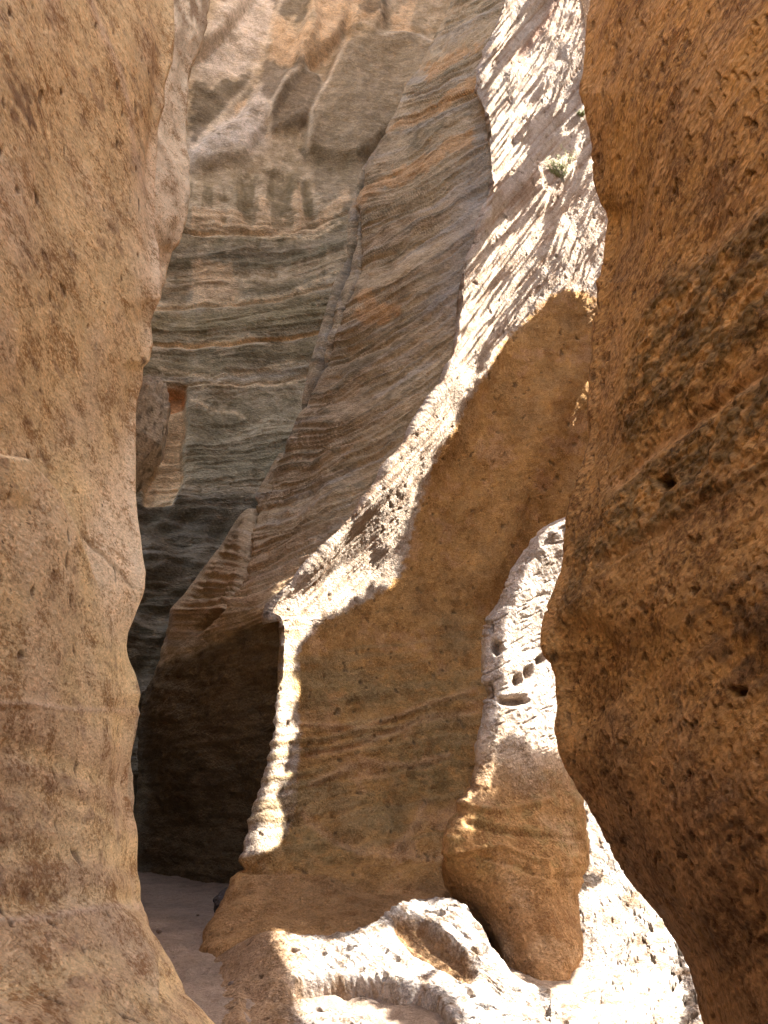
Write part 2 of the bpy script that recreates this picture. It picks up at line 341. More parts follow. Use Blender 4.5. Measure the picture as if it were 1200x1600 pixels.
orA = polys([[(425, 20), (470, 70), (455, 115), (420, 100)], [(470, 60), (520, 50), (535, 70), (515, 95), (480, 118), (460, 112)], [(480, 30), (505, -40), (600, -40), (590, 40), (545, 55), (500, 60)],
             [(300, 330), (500, 330), (545, 290), (550, 310), (520, 340), (495, 362), (300, 368)], [(300, 408), (360, 410), (380, 470), (300, 474)],
             [(405, 300), (418, 300), (425, 358), (403, 358)], [(455, 295), (470, 295), (480, 355), (460, 358)], [(610, 30), (660, -30), (640, 55), (620, 60)],
             [(368, 160), (390, 150), (380, 170), (360, 185)]], 4)
pits = polys([[(375, 275), (402, 262), (402, 352), (380, 350)], [(418, 270), (455, 262), (462, 352), (425, 355)], [(470, 285), (485, 280), (494, 350), (478, 352)], [(340, 305), (370, 300), (360, 315), (345, 318)],
              [(345, 340), (358, 340), (356, 354), (346, 354)]], 4)
recA = polys([[(252, 612), (292, 606), (290, 635), (293, 660), (285, 700), (288, 745), (270, 790), (225, 792), (225, 758), (245, 725), (250, 640)]], 2)
recT = polys([[(252, 606), (292, 602), (290, 632), (262, 640)]], 2)
greyA = polys([[(290, 250), (300, 215), (345, 190), (400, 150), (420, 130), (410, 230), (300, 262)], [(320, 60), (400, -60), (440, -60), (420, 60), (380, 120), (300, 120)]], 12)
jA = [line([(440, 0), (415, 60), (390, 130), (345, 180), (302, 232)], 4), line([(498, 118), (470, 118), (440, 145), (420, 175), (420, 205)], 3), line([(700, 85), (660, 70), (655, 55), (620, 62), (600, 68)], 3), line([(540, 70), (505, 150), (485, 185), (480, 235)], 3)]
jA = np.maximum.reduce(jA)
def f_back(P, PX, PY):
    x, y, z = P[..., 0], P[..., 1], P[..., 2]
    q = qA(PX, PY)
    d = .25*fbm(x*.5, y*.5, z*.4, 3) + .045*fbm(x*2.5, y*2.5, z*2, 4)
    tops = 0
    for k, g in enumerate(gm): d = d + (.26 + .07*k)*samp(g, PX, PY)*(.6 + .4*ss(-50, 250, PY))
    low = ss(250, 400, PY)
    Q = q + 16*np.sin(q/31. + 1) + 9*np.sin(q/13.7) + 14*pn(PX/110., q/60., 6.6); lay = fbm(PX/170., Q/13., 3.7, 4, .6); lay2 = pn(PX/300., Q/44., 8.1)
    steep = np.sign(lay)*np.abs(lay)**.6
    d = d + low*(.055*steep + .12*lay2)
    fold = ss(745, 800, PY); d = d + fold*.30*np.sin(q/17.0 + 1.3*pn(PX/50., q/50., 2.))*(.5 + .5*pn(PX/40., q/14., 5))
    d = d - .28*samp(recA, PX, PY) - .2*samp(recT, PX, PY) - .10*samp(pits, PX, PY)
    ln = np.exp(-((q-540)/3.5)**2) + .8*np.exp(-((q-603)/3.)**2) + np.exp(-((q-366)/3.)**2) + .6*np.exp(-((q-478)/3.)**2)
    d = d - .12*ln*low
    g = fbm(x*3, y*3, z*3, 4); g2 = fbm(x*8, y*8, z*10, 3)
    gf = fbm(PX/13., PY/9., 5.5, 3)
    col = np.zeros(P.shape, np.float32) + np.array([.27, .225, .165], np.float32)
    col = mix(col, (.37, .315, .25), ss(-.2, .5, g + .4*gf))
    col = mix(col, (.125, .11, .065), ss(.05, .5, lay + .6*gf + .3*g2)*low*.55)
    col = mix(col, (.42, .38, .36), samp(greyA, PX, PY)*ss(-.5, .2, g)*.9)
    col = mix(col, (.44, .42, .42), samp(greyA, PX, PY)*.6)
    hair = fbm(PX/120., Q/3.2, 3.1, 2); col = mix(col, (.40, .36, .31), ss(.2, .5, hair)*low*.5)
    col = mix(col, (.17, .145, .11), ss(.3, .8, samp(brM, PX, PY) + .4*gf)*.65); col = mix(col, (.12, .10, .08), ss(.3, .8, samp(dkM, PX, PY) + .4*gf)*.7)
    col = mix(col, (.17, .16, .125), samp(fcA, PX, PY)*.6)
    streak = ss(.1, .5, fbm(PX/16., PY/70., 2.2, 2))
    col = mix(col, (.15, .125, .08), streak*ss(230, 300, PY)*ss(500, 400, PY)*.8)
    for c0, w0, cc, a in ((380, 14, (.14, .12, .08), .7), (400, 10, (.15, .13, .10), .8), (415, 8, (.10, .095, .07), .6), (440, 16, (.30, .24, .17), .5), (460, 6, (.12, .11, .08), .6), (476, 3.5, (.50, .40, .29), .9), (505, 24, (.16, .14, .085), .7), (539, 3, (.50, .33, .18), .7), (565, 17, (.15, .13, .085), .7),
                          (592, 3.5, (.38, .35, .32), .8), (604, 4, (.46, .33, .22), .5), (660, 40, (.23, .205, .15), .6), (720, 30, (.19, .175, .13), .6)):
        col = mix(col, cc, np.exp(-((q-c0)/w0)**4)*a*low*ss(.75, .2, .25 + .5*gf))
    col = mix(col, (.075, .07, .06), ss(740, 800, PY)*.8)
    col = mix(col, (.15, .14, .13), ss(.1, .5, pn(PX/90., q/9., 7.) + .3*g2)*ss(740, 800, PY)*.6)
    col = mix(col, (.43, .33, .235), ss(.1, 1.0, samp(orA, PX, PY) + .5*fbm(PX/10., PY/28., 4.1, 3) + .3*g2)*.85)
    col = mix(col, (.05, .045, .035), ss(.3, .8, samp(dkT, PX, PY) + .7*gf)*.6); col = mix(col, (.55, .45, .33), samp(lnA, PX, PY)*ss(-.6, .1, g2)*.9)
    col = mix(col, (.46, .36, .25), samp(recA, PX, PY)*.95); col = mix(col, (.45, .22, .09), samp(recT, PX, PY)*.7)
    col = mix(col, (.13, .105, .065), ss(.3, 1., samp(pits, PX, PY) + .9*gf + .3*g2)*.7)
    col = mix(col, (.52, .47, .41), samp(jA, PX, PY)*.55)
    col = col*np.array([1.46, 1.25, .93], np.float32)
    return d, col
P, PX, PY = net(lambda y: 120 + 0*y, lambda y: 900 + 0*y, [(0, 0), (.25, 0), (.5, 0), (.75, 0), (1, 0)],
    {-700: [17.5, 20, 22, 22.5, 22.5], 0: [17, 19, 20.5, 21, 21], 250: [17, 18.6, 19.6, 20, 20], 340: [17, 18.0, 18.6, 19, 19], 600: [16.6, 17.5, 18.4, 18.6, 18.6], 760: [16.4, 17.1, 18.0, 18.2, 18.2], 900: [15.8, 16.6, 17.4, 17.6, 17.6],
     1100: [15.6, 16.4, 17, 17.2, 17.2], 1400: [15.6, 16.4, 17, 17.2, 17.2]}, np.linspace(-350, 1400, 1150), [130, 200, 120, 30])
P, PX, PY = extend(P, PX, PY, top=34, bottom=-1, left=((-6, -1, 0), 20), right=((5, 1, 0), 10))
o = sheet('cliff', P, PX, PY, f_back, M_far, sign=1)
tag(o, 'grey and dark olive layered cliff with eroded spires at the far end of the slot', 'cliff')
S_but = sil([(860, -600), (830, -200), (808, -60), (790, 0), (770, 50), (748, 110), (742, 140), (757, 170), (764, 210), (768, 260), (764, 300), (752, 340), (738, 385), (724, 420), (717, 460), (713, 510), (706, 560), (690, 600), (670, 630), (650, 660), (630, 695), (610, 722), (580, 768), (560, 795), (545, 812), (500, 865), (450, 913), (418, 945), (411, 965), (424, 958), (437, 966), (439, 1000),
             (436, 1050), (432, 1100), (430, 1140), (424, 1180), (417, 1215), (408, 1245), (400, 1280), (391, 1310), (385, 1335), (373, 1368), (368, 1385), (355, 1410), (335, 1440), (323, 1465), (321, 1485), (345, 1515), (420, 1550), (480, 1600), (500, 1700)])
# ================================================================== BANDED SWEEPING WALL
S_band = sil([(790, -600), (760, -200), (722, -60), (705, 0), (688, 40), (664, 85), (655, 110), (632, 135), (620, 170), (600, 212), (585, 232), (570, 250), (560, 275), (553, 310), (545, 340), (540, 400), (520, 450), (505, 500), (488, 560), (470, 640), (440, 700), (415, 745), (392, 783), (368, 812), (352, 840), (333, 867), (305, 905), (285, 930), (266, 952), (264, 975), (262, 985),
              (252, 1030), (240, 1060), (225, 1090), (216, 1120), (213, 1200), (208, 1300), (200, 1500)])
def cx_(py): return np.interp(py, [-200, 0, 210, 400, 650, 850, 1000, 1300], [720, 640, 570, 530, 470, 380, 300, 200])
def qB(PX, PY):
    d = np.maximum(PX - cx_(PY), 0); return PY + .28*d + d*d*.0016 + 8*pn(PX/80, PY/80, 4.1)
crackB = line([(600, 212), (572, 250), (556, 310), (550, 380), (530, 440), (515, 500), (508, 540), (490, 600), (470, 650), (440, 705)], 3)
stripB = line([(580, 245), (564, 290), (556, 340), (550, 400), (534, 455), (517, 520), (500, 575), (480, 640), (455, 690)], 11)
darkB = line([(562, 330), (560, 395), (552, 440), (538, 480), (527, 520), (510, 562), (494, 602), (474, 640), (458, 680), (436, 715)], 1.8)
grooveB = line([(392, 783), (385, 850), (372, 900), (345, 950), (300, 985)], 5)
orB = polys([[(598, 215), (630, 190), (700, 145), (760, 110), (760, 130), (700, 170), (650, 195), (615, 215)], [(575, 290), (620, 260), (680, 235), (720, 210), (745, 190), (740, 230), (700, 250), (640, 285), (600, 300), (555, 335), (552, 320)],
             [(555, 500), (570, 440), (600, 480), (640, 470), (620, 500), (580, 510)], [(660, 110), (700, 80), (760, 60), (750, 80), (700, 105), (660, 130)]], 7)
lilB = line([(770, 170), (740, 300), (730, 400), (700, 480)], 34)
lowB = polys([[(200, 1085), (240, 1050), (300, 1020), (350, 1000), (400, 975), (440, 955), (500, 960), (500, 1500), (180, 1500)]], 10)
def f_band(P, PX, PY):
    x, y, z = P[..., 0], P[..., 1], P[..., 2]
    q = qB(PX, PY); up = ss(1010, 950, PY)
    Q = q + 14*np.sin(q/29.) + 7*np.sin(q/11.3) + 10*pn(PX/120., q/70., 3.6); lay = fbm(PX/200., Q/9., 1.7, 4, .65); lay2 = fbm(PX/300., Q/42., 6.1, 2)
    d = .14*fbm(x*.7, y*.6, z*.6, 3) + .03*fbm(x*4, y*3, z*4, 3)
    edge = ss(0, 16, PX - S_band(PY)); d = d*(.4 + .6*edge) + edge*up*(.075*np.sign(lay)*np.abs(lay)**.7*(1-.8*samp(stripB, PX, PY)) + .10*lay2)
    d = d - .18*samp(crackB, PX, PY) - .22*samp(grooveB, PX, PY)
    d = d + (1-up)*(.05*fbm(x*1, y*1, z*5, 3))
    g2_ = fbm(PX/12., PY/30., 8.5, 3); d = d - .10*samp(darkB, PX, PY)
    g = fbm(x*4, y*3, z*4, 4); gf = fbm(PX/14., q/8., 5.5, 3); hair = fbm(PX/160., Q/3.0, 7.1, 2)
    col = np.zeros(P.shape, np.float32) + np.array([.34, .27, .185], np.float32)
    col = mix(col, (.32, .24, .165), ss(-.1, .5, lay2 + .3*g)*.8)
    col = mix(col, (.15, .125, .085), ss(.0, .4, lay + .35*gf)*.8)
    col = mix(col, (.33, .30, .27), ss(.1, .45, fbm(PX/200., q/16., 9.9, 3))*.7)
    col = mix(col, (.27, .19, .11), ss(.2, .5, fbm(PX/160., q/12., 19.9, 2))*.6*ss(300, 700, PY))
    col = mix(col, (.36, .25, .165), ss(760, 900, PY)*up*.7*ss(-.4, .3, lay))
    col = mix(col, (.44, .36, .27), ss(.2, .5, hair)*up*.45)
    col = mix(col, (.26, .24, .235), samp(lilB, PX, PY)*.6)
    col = mix(col, (.42, .27, .15), ss(.3, .75, samp(orB, PX, PY) + .7*g + .25*gf)*.85)
    col = mix(col, (.28, .265, .26), samp(stripB, PX, PY)*ss(-.1, .5, g2_)*.5); col = mix(col, (.06, .05, .045), samp(darkB, PX, PY)*ss(-.5, .1, g2_)*.85)
    col = mix(col, (.08, .07, .06), samp(crackB, PX, PY)*.8)
    col = mix(col, (.085, .06, .033), ss(.1, .9, samp(lowB, PX, PY) + .3*g)*.9)  # undercut darkened: its shade is put into the colour
    col = col*np.array([1.26, 1.13, .90], np.float32)
    return d, col
def R_band(y):
    r = S_but(np.minimum(y, 950)) + 5
    return np.where(y > 950, np.interp(y, [950, 1000, 1100, 1200, 1300, 1400], [422, 456, 462, 448, 432, 420]), r)
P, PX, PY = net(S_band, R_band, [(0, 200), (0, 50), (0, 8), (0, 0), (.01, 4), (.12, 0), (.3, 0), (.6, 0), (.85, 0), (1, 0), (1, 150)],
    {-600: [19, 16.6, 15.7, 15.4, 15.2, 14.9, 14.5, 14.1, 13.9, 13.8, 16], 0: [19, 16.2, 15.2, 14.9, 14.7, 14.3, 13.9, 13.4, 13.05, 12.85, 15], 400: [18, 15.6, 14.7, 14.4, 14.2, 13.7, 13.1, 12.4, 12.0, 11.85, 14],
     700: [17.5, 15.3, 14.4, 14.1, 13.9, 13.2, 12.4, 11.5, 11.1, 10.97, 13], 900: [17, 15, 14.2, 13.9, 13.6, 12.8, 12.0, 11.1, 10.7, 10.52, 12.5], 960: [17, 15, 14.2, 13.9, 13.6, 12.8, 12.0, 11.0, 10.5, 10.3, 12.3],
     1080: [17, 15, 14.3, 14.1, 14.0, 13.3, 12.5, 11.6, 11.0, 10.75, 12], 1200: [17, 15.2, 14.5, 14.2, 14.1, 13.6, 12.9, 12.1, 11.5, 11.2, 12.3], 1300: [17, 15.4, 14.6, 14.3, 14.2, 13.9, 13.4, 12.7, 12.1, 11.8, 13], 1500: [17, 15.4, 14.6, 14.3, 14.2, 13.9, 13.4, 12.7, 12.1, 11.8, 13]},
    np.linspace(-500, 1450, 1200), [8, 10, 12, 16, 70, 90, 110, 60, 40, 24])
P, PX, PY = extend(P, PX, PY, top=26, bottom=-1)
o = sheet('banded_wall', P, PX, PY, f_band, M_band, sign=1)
tag(o, 'sweeping wall of thin grey and brown bands curving up to the sunlit ridge', 'rock wall')
# ================================================================== CENTRAL BUTTRESS
sunPaleC = polys([[(300, 1000), (330, 900), (500, 800), (640, 620), (700, 400), (700, 100), (760, -200), (1000, -200), (1000, 500), (925, 462), (872, 450), (790, 532), (720, 650), (680, 720), (650, 800), (625, 900), (590, 930), (500, 975), (468, 1020), (468, 1150), (455, 1290), (430, 1340), (300, 1345)]], 9)  # paler band along the sunlit ridge: sun brightness put into the colour
lobeC = line([(372, 1355), (430, 1372), (520, 1380), (600, 1395), (640, 1400)], 5)
ledgeC = polys([[(300, 1372), (430, 1372), (520, 1378), (600, 1395), (700, 1400), (700, 1600), (300, 1600)]], 4)
bedC = [line(p, r) for p, r in (([(470, 1130), (560, 1140), (650, 1110), (740, 1080)], 4), ([(480, 1180), (560, 1165), (650, 1130), (740, 1110)], 5), ([(480, 1230), (560, 1195), (640, 1200), (700, 1180)], 6), ([(470, 1275), (510, 1310), (560, 1335), (640, 1335), (720, 1340)], 6), ([(620, 1330), (650, 1290), (660, 1260)], 7), ([(500, 1350), (580, 1350), (700, 1345)], 5))]
varC = polys([[(620, 1150), (690, 1130), (740, 1150), (730, 1240), (640, 1260), (600, 1200)], [(430, 1290), (480, 1270), (520, 1320), (560, 1340), (480, 1365), (420, 1350)], [(450, 1050), (520, 1040), (600, 1060), (740, 1050), (740, 1090), (600, 1110), (470, 1120)], [(440, 1210), (540, 1200), (510, 1250), (440, 1260)], [(560, 1240), (620, 1240), (640, 1320), (560, 1310)]], 16)
spurC = line([(905, 600), (860, 640), (840, 700), (800, 800), (770, 900)], 40)
fluteC = polys([[(700, 140), (760, -200), (1000, -200), (1000, 500), (930, 495), (880, 455), (840, 490), (790, 530), (750, 590), (713, 640), (705, 690), (677, 704), (640, 790), (618, 860), (600, 910), (540, 950), (480, 975), (440, 1000), (380, 960), (540, 780), (680, 560), (700, 300)]], 7)
browntop = line([(800, 100), (850, 40), (880, -20)], 8)
def f_but(P, PX, PY):
    x, y, z = P[..., 0], P[..., 1], P[..., 2]
    d = .13*fbm(x*.8, y*.8, z*.5, 3) + .03*fbm(x*3, y*3, z*2, 3)
    # flutes running with the bedding, down to the lower left
    ang = np.interp(PY, [0, 300, 500, 900], [62, 55, 52, 34])*math.pi/180
    a0 = 48*math.pi/180; c, s = math.cos(a0), math.sin(a0)
    al = PX*c - PY*s; ac = PX*s + PY*c
    fl = fbm(al/130., ac/9., 2.2, 3, .65); fl2 = fbm(al/200., ac/34., 7.7, 2)
    fm = samp(fluteC, PX, PY)
    d = d + fm*(.022*np.sign(fl)*np.abs(fl)**.8 + .05*fl2)
    d = d + (1-fm)*.012*fbm(x*6, y*6, z*9, 3) + .006*fbm(x*22, y*22, z*22, 2)
    for i, b in enumerate(bedC): d = d + .035*(1 if i % 2 == 0 else -1)*samp(b, PX, PY)
    d = d + .08*samp(ledgeC, PX, PY) - .07*samp(lobeC, PX, PY) + .22*samp(spurC, PX, PY)
    bedlow = pn(x*.5, y*.5, z*11 - x*2 + .5*pn(x*2, y, z*2)); d = d + .03*bedlow*ss(1040, 1150, PY)
    pit = ss(.55, .65, fbm(x*7, y*7, z*7, 2)); d = d - .02*pit + fm*.006*fbm(x*30, y*30, z*24, 2)
    g = fbm(x*1.5, y*1.5, z*1.5, 4); g2 = fbm(x*8, y*8, z*10, 3)
    col = np.zeros(P.shape, np.float32) + np.array([.42, .225, .072], np.float32)
    col = mix(col, (.37, .22, .09), ss(-.1, .5, g)*.6)
    col = mix(col, (.48, .27, .13), ss(.1, .5, -g + .3*g2)*.5*(1-fm))
    hi = ss(600, 300, PY); dm = ss(.3, .7, samp(sunPaleC, PX, PY) + .35*g2); col = mix(col, (.47, .39, .305), dm*.8); col = mix(col, (.30, .18, .10), fm*ss(.05, .4, -fl)*.6)
    col = mix(col, (.27, .175, .065), samp(varC, PX, PY)*ss(-.6, .2, g2)*.85)
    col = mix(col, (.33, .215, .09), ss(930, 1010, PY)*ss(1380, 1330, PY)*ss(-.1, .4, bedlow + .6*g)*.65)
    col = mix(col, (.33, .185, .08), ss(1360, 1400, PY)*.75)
    for b in bedC[:5]: col = mix(col, (.52, .31, .15), samp(b, PX, PY)*.55)
    col = mix(col, (.12, .08, .04), pit*.5)
    col = mix(col, (.25, .10, .04), samp(browntop, PX, PY)*.6)
    return d, col
Rbut = lambda y: 1000 + 0*y
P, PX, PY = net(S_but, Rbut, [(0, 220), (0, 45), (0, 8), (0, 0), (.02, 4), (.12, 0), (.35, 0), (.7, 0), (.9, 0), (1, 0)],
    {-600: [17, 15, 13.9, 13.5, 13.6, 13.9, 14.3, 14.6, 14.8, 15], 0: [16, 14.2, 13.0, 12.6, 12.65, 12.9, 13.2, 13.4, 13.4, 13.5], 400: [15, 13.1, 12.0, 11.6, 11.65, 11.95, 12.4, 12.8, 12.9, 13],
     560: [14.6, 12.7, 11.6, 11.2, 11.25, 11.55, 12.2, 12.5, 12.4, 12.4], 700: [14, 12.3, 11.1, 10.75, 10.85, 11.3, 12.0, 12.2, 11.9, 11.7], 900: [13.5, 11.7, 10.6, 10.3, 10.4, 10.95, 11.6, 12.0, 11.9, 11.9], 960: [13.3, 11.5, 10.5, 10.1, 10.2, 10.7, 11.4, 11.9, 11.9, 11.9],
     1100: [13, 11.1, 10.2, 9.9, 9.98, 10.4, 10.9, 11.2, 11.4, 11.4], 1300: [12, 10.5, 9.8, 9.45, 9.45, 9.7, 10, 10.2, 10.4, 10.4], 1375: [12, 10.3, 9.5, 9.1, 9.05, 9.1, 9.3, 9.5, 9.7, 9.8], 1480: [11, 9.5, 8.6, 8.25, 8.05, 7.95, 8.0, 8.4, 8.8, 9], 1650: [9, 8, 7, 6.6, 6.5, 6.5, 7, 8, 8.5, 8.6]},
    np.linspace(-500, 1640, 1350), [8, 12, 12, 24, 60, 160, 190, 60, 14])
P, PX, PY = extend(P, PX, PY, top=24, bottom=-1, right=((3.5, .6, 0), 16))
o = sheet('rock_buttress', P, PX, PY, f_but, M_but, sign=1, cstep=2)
tag(o, 'tall orange brown buttress in the middle, with a ragged sunlit ridge down its left side', 'rock buttress')
# ================================================================== SECOND BUTTRESS WITH THE BULB FOOT
S_e = sil([(960, 690), (925, 760), (905, 790), (888, 808), (865, 818), (850, 826), (832, 842), (820, 856), (803, 880), (790, 902), (783, 925), (774, 946), (760, 966), (755, 990), (752, 1015), (750, 1060), (755, 1090), (752, 1130), (745, 1170), (743, 1200), (735, 1230), (719, 1250), (714, 1270), (704, 1285), (694, 1310), (692, 1345), (698, 1385), (715, 1408), (735, 1432), (748, 1448), (765, 1470), (782, 1498), (800, 1518), (822, 1533), (848, 1541), (856, 1546)])
R_e = sil([(1010, 690), (1000, 1100), (960, 1170), (908, 1235), (914, 1270), (920, 1310), (923, 1350), (916, 1380), (905, 1400), (906, 1440), (912, 1475), (911, 1495), (903, 1516), (892, 1532), (872, 1541), (858, 1546)])
bedE = [line(p, r) for p, r in (([(722, 1255), (770, 1268), (820, 1262), (860, 1250)], 5), ([(730, 1285), (780, 1300), (850, 1305), (910, 1310)], 5), ([(695, 1340), (760, 1340), (800, 1350), (860, 1368), (925, 1372)], 5), ([(700, 1330), (780, 1322), (860, 1345)], 4))]
holeE = polys([[(768, 1000), (785, 1003), (788, 1018), (775, 1024), (765, 1015)], [(806, 1057), (815, 1053), (820, 1064), (812, 1073), (805, 1068)], [(755, 1070), (768, 1068), (770, 1090), (757, 1092)], [(776, 1092), (820, 1087), (826, 1098), (810, 1104), (780, 1098)], [(823, 1045), (832, 1040), (830, 1060), (824, 1060)], [(762, 975), (768, 972), (768, 985), (762, 986)], [(840, 1030), (852, 1022), (852, 1034), (842, 1040)]], 2)
def f_e(P, PX, PY):
    x, y, z = P[..., 0], P[..., 1], P[..., 2]
    d = .06*fbm(x*1.2, y*1.2, z*1.0, 3) + .02*fbm(x*5, y*5, z*5, 3) + .007*fbm(x*20, y*20, z*20, 2)
    for i, b in enumerate(bedE): d = d + (.04, -.035, -.03, .03)[i]*samp(b, PX, PY)
    lay = pn(x*1.5, y*1.5, z*14 + x*1.5 + pn(x*2, y*2, z*2)); d = d + .012*lay*ss(1180, 1250, PY)*ss(1420, 1330, PY)
    d = d - .13*samp(holeE, PX, PY)
    str_ = ss(.2, .5, fbm(PX/30., PY/6. + PX/14., 5., 2)); d = d - .02*str_*ss(1240, 1140, PY)
    g = fbm(x*2, y*2, z*2, 4); g2 = fbm(x*9, y*9, z*9, 3)
    col = np.zeros(P.shape, np.float32) + np.array([.39, .225, .09], np.float32)
    col = mix(col, (.34, .20, .10), ss(1350, 1450, PY)*.6)
    col = mix(col, (.48, .34, .20), ss(0, .5, g)*.6)
    col = mix(col, (.28, .21, .085), ss(0, .5, g2 + .3*lay)*ss(1180, 1230, PY)*ss(1390, 1340, PY)*.5)
    col = mix(col, (.47, .40, .33), ss(1260, 1130, PY + 60*g)*.85)  # upper pillar paler, its sunlight partly put into the colour
    col = mix(col, (.2, .12, .06), samp(holeE, PX, PY)*.6)
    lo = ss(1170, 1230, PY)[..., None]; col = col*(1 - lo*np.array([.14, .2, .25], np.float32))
    return d, col
cE = [(.0, 0), (.012, 0), (.12, 0), (.4, 0), (.7, 0), (.93, 0), (1, 0), (.9, 0), (.5, 0), (.1, 0), (0, 0)]
P, PX, PY = net(S_e, R_e, cE,
    {690: [8.6, 8.5, 8.45, 8.5, 8.6, 8.9, 9.1, 9.6, 9.8, 9.5, 8.6], 1000: [8.3, 8.1, 8.0, 8.3, 8.7, 9.1, 9.3, 9.8, 10, 9.5, 8.3], 1180: [8.3, 7.9, 7.82, 8.0, 8.3, 8.8, 9.0, 9.6, 9.8, 9.3, 8.3], 1260: [8.3, 7.72, 7.66, 7.8, 7.95, 8.15, 8.5, 9.1, 9.6, 9.2, 8.3], 1320: [8.3, 7.7, 7.52, 7.55, 7.65, 7.95, 8.3, 9.0, 9.4, 9.1, 8.3],
     1380: [8.3, 8.0, 7.7, 7.4, 7.35, 7.7, 8.1, 8.8, 9.2, 9.0, 8.3], 1480: [8.0, 7.7, 7.35, 7.08, 7.03, 7.2, 7.5, 8.3, 8.6, 8.4, 8.0], 1546: [6.95, 6.9, 6.8, 6.75, 6.75, 6.8, 6.85, 7.2, 7.3, 7.2, 6.95]},
    np.linspace(690, 1546, 560), [6, 40, 90, 90, 60, 10, 12, 16, 16, 12], closed=True)
o = sheet('rock_pillar', P, PX, PY, f_e, M_but, sign=1, cstep=1)
tag(o, 'smaller brown rock pillar with a rounded bulb foot, against the right wall', 'rock pillar')
# ================================================================== RIGHT FOREGROUND WALL
S_r = sil([(940, -900), (930, -200), (922, 0), (917, 30), (914, 60), (912, 100), (908, 125), (903, 145), (908, 165), (914, 190), (919, 220), (922, 250), (925, 280), (930, 300), (938, 318), (947, 331), (949, 345), (946, 370), (942, 400), (938, 430), (932, 440), (933, 480), (929, 500), (927, 520), (924, 560), (920, 600), (919, 650), (921, 690), (914, 715), (906, 740), (902, 760), (896, 780), (890, 810), (887, 860), (885, 885), (876, 910), (868, 930), (862, 945), (857, 965),
           (852, 990), (850, 1008), (853, 1022), (862, 1035), (868, 1060), (870, 1100), (869, 1140), (876, 1172), (886, 1200), (903, 1237), (918, 1265), (934, 1292), (948, 1318), (958, 1340), (975, 1370), (990, 1392), (1005, 1412), (1022, 1430), (1034, 1446), (1050, 1470), (1062, 1490), (1074, 1512), (1084, 1535), (1091, 1560), (1100, 1600), (1130, 1700)])
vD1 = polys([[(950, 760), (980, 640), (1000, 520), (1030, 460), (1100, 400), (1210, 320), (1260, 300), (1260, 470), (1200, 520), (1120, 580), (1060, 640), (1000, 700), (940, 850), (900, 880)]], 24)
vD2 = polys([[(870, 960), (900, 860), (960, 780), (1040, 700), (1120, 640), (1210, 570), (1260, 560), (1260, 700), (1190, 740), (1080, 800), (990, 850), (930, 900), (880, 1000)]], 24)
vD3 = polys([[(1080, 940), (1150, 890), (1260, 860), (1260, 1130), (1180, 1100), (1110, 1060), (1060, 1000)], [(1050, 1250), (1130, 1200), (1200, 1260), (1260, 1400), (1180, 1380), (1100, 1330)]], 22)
pale = np.maximum(line([(960, 760), (1040, 690), (1130, 620), (1260, 530)], 9), line([(940, 880), (1000, 850), (1100, 780), (1200, 730)], 6)*.6)
hD = polys([[(870, 990), (905, 960), (960, 1000), (960, 1090), (900, 1150), (872, 1110)]], 14)
bulD = line([(900, 1170), (960, 1180), (1020, 1215), (1100, 1290), (1200, 1400)], 30)
fD = polys([[(1030, 752), (1050, 745), (1058, 757), (1040, 770)], [(1140, 1076), (1165, 1076), (1165, 1086), (1142, 1087)]], 2)
def f_r(P, PX, PY):
    x, y, z = P[..., 0], P[..., 1], P[..., 2]
    d = .05*fbm(x*.9, y*.8, z*.5, 3) + .014*fbm(x*4, y*4, z*4, 3)
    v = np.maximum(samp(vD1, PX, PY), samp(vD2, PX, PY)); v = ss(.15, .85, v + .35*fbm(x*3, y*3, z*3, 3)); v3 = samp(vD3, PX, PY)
    g = fbm(x*10, y*6, z*11, 3); cob = fbm(x*17, y*10, z*17 , 3)
    bed = fbm(PX/200., (PY + .75*PX)/26., 3.1, 3)
    el = fbm((PX - PY*.15)/9., PY/26., 9.1, 3)
    d = d + v*(.012 + .03*np.abs(cob)) + .006*bed + .005*el - .05*samp(hD, PX, PY)  - .02*samp(pale, PX, PY) - .06*samp(fD, PX, PY)
    pit = ss(.30, .5, el + .25*g); d = d - .012*pit*(1-v)
    m1 = fbm(x*1.3, y*1.3, z*1.3, 4)
    col = np.zeros(P.shape, np.float32) + np.array([.38, .225, .09], np.float32)
    col = mix(col, (.33, .205, .105), ss(-.1, .5, m1)*.7)
    col = mix(col, (.40, .235, .11), ss(.1, .5, bed)*.5)
    col = mix(col, (.15, .088, .042), pit*.8)
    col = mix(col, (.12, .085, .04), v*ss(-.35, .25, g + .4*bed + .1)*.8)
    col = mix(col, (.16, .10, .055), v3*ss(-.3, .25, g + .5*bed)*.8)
    col = mix(col, (.38, .235, .13), samp(pale, PX, PY)*.6)
    col = mix(col, (.03, .02, .012), samp(fD, PX, PY)*.9)
    lowm = ss(1100, 1300, PY); col = mix(col, (.34, .205, .12), lowm*.5)
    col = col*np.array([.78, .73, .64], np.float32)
    return d, col
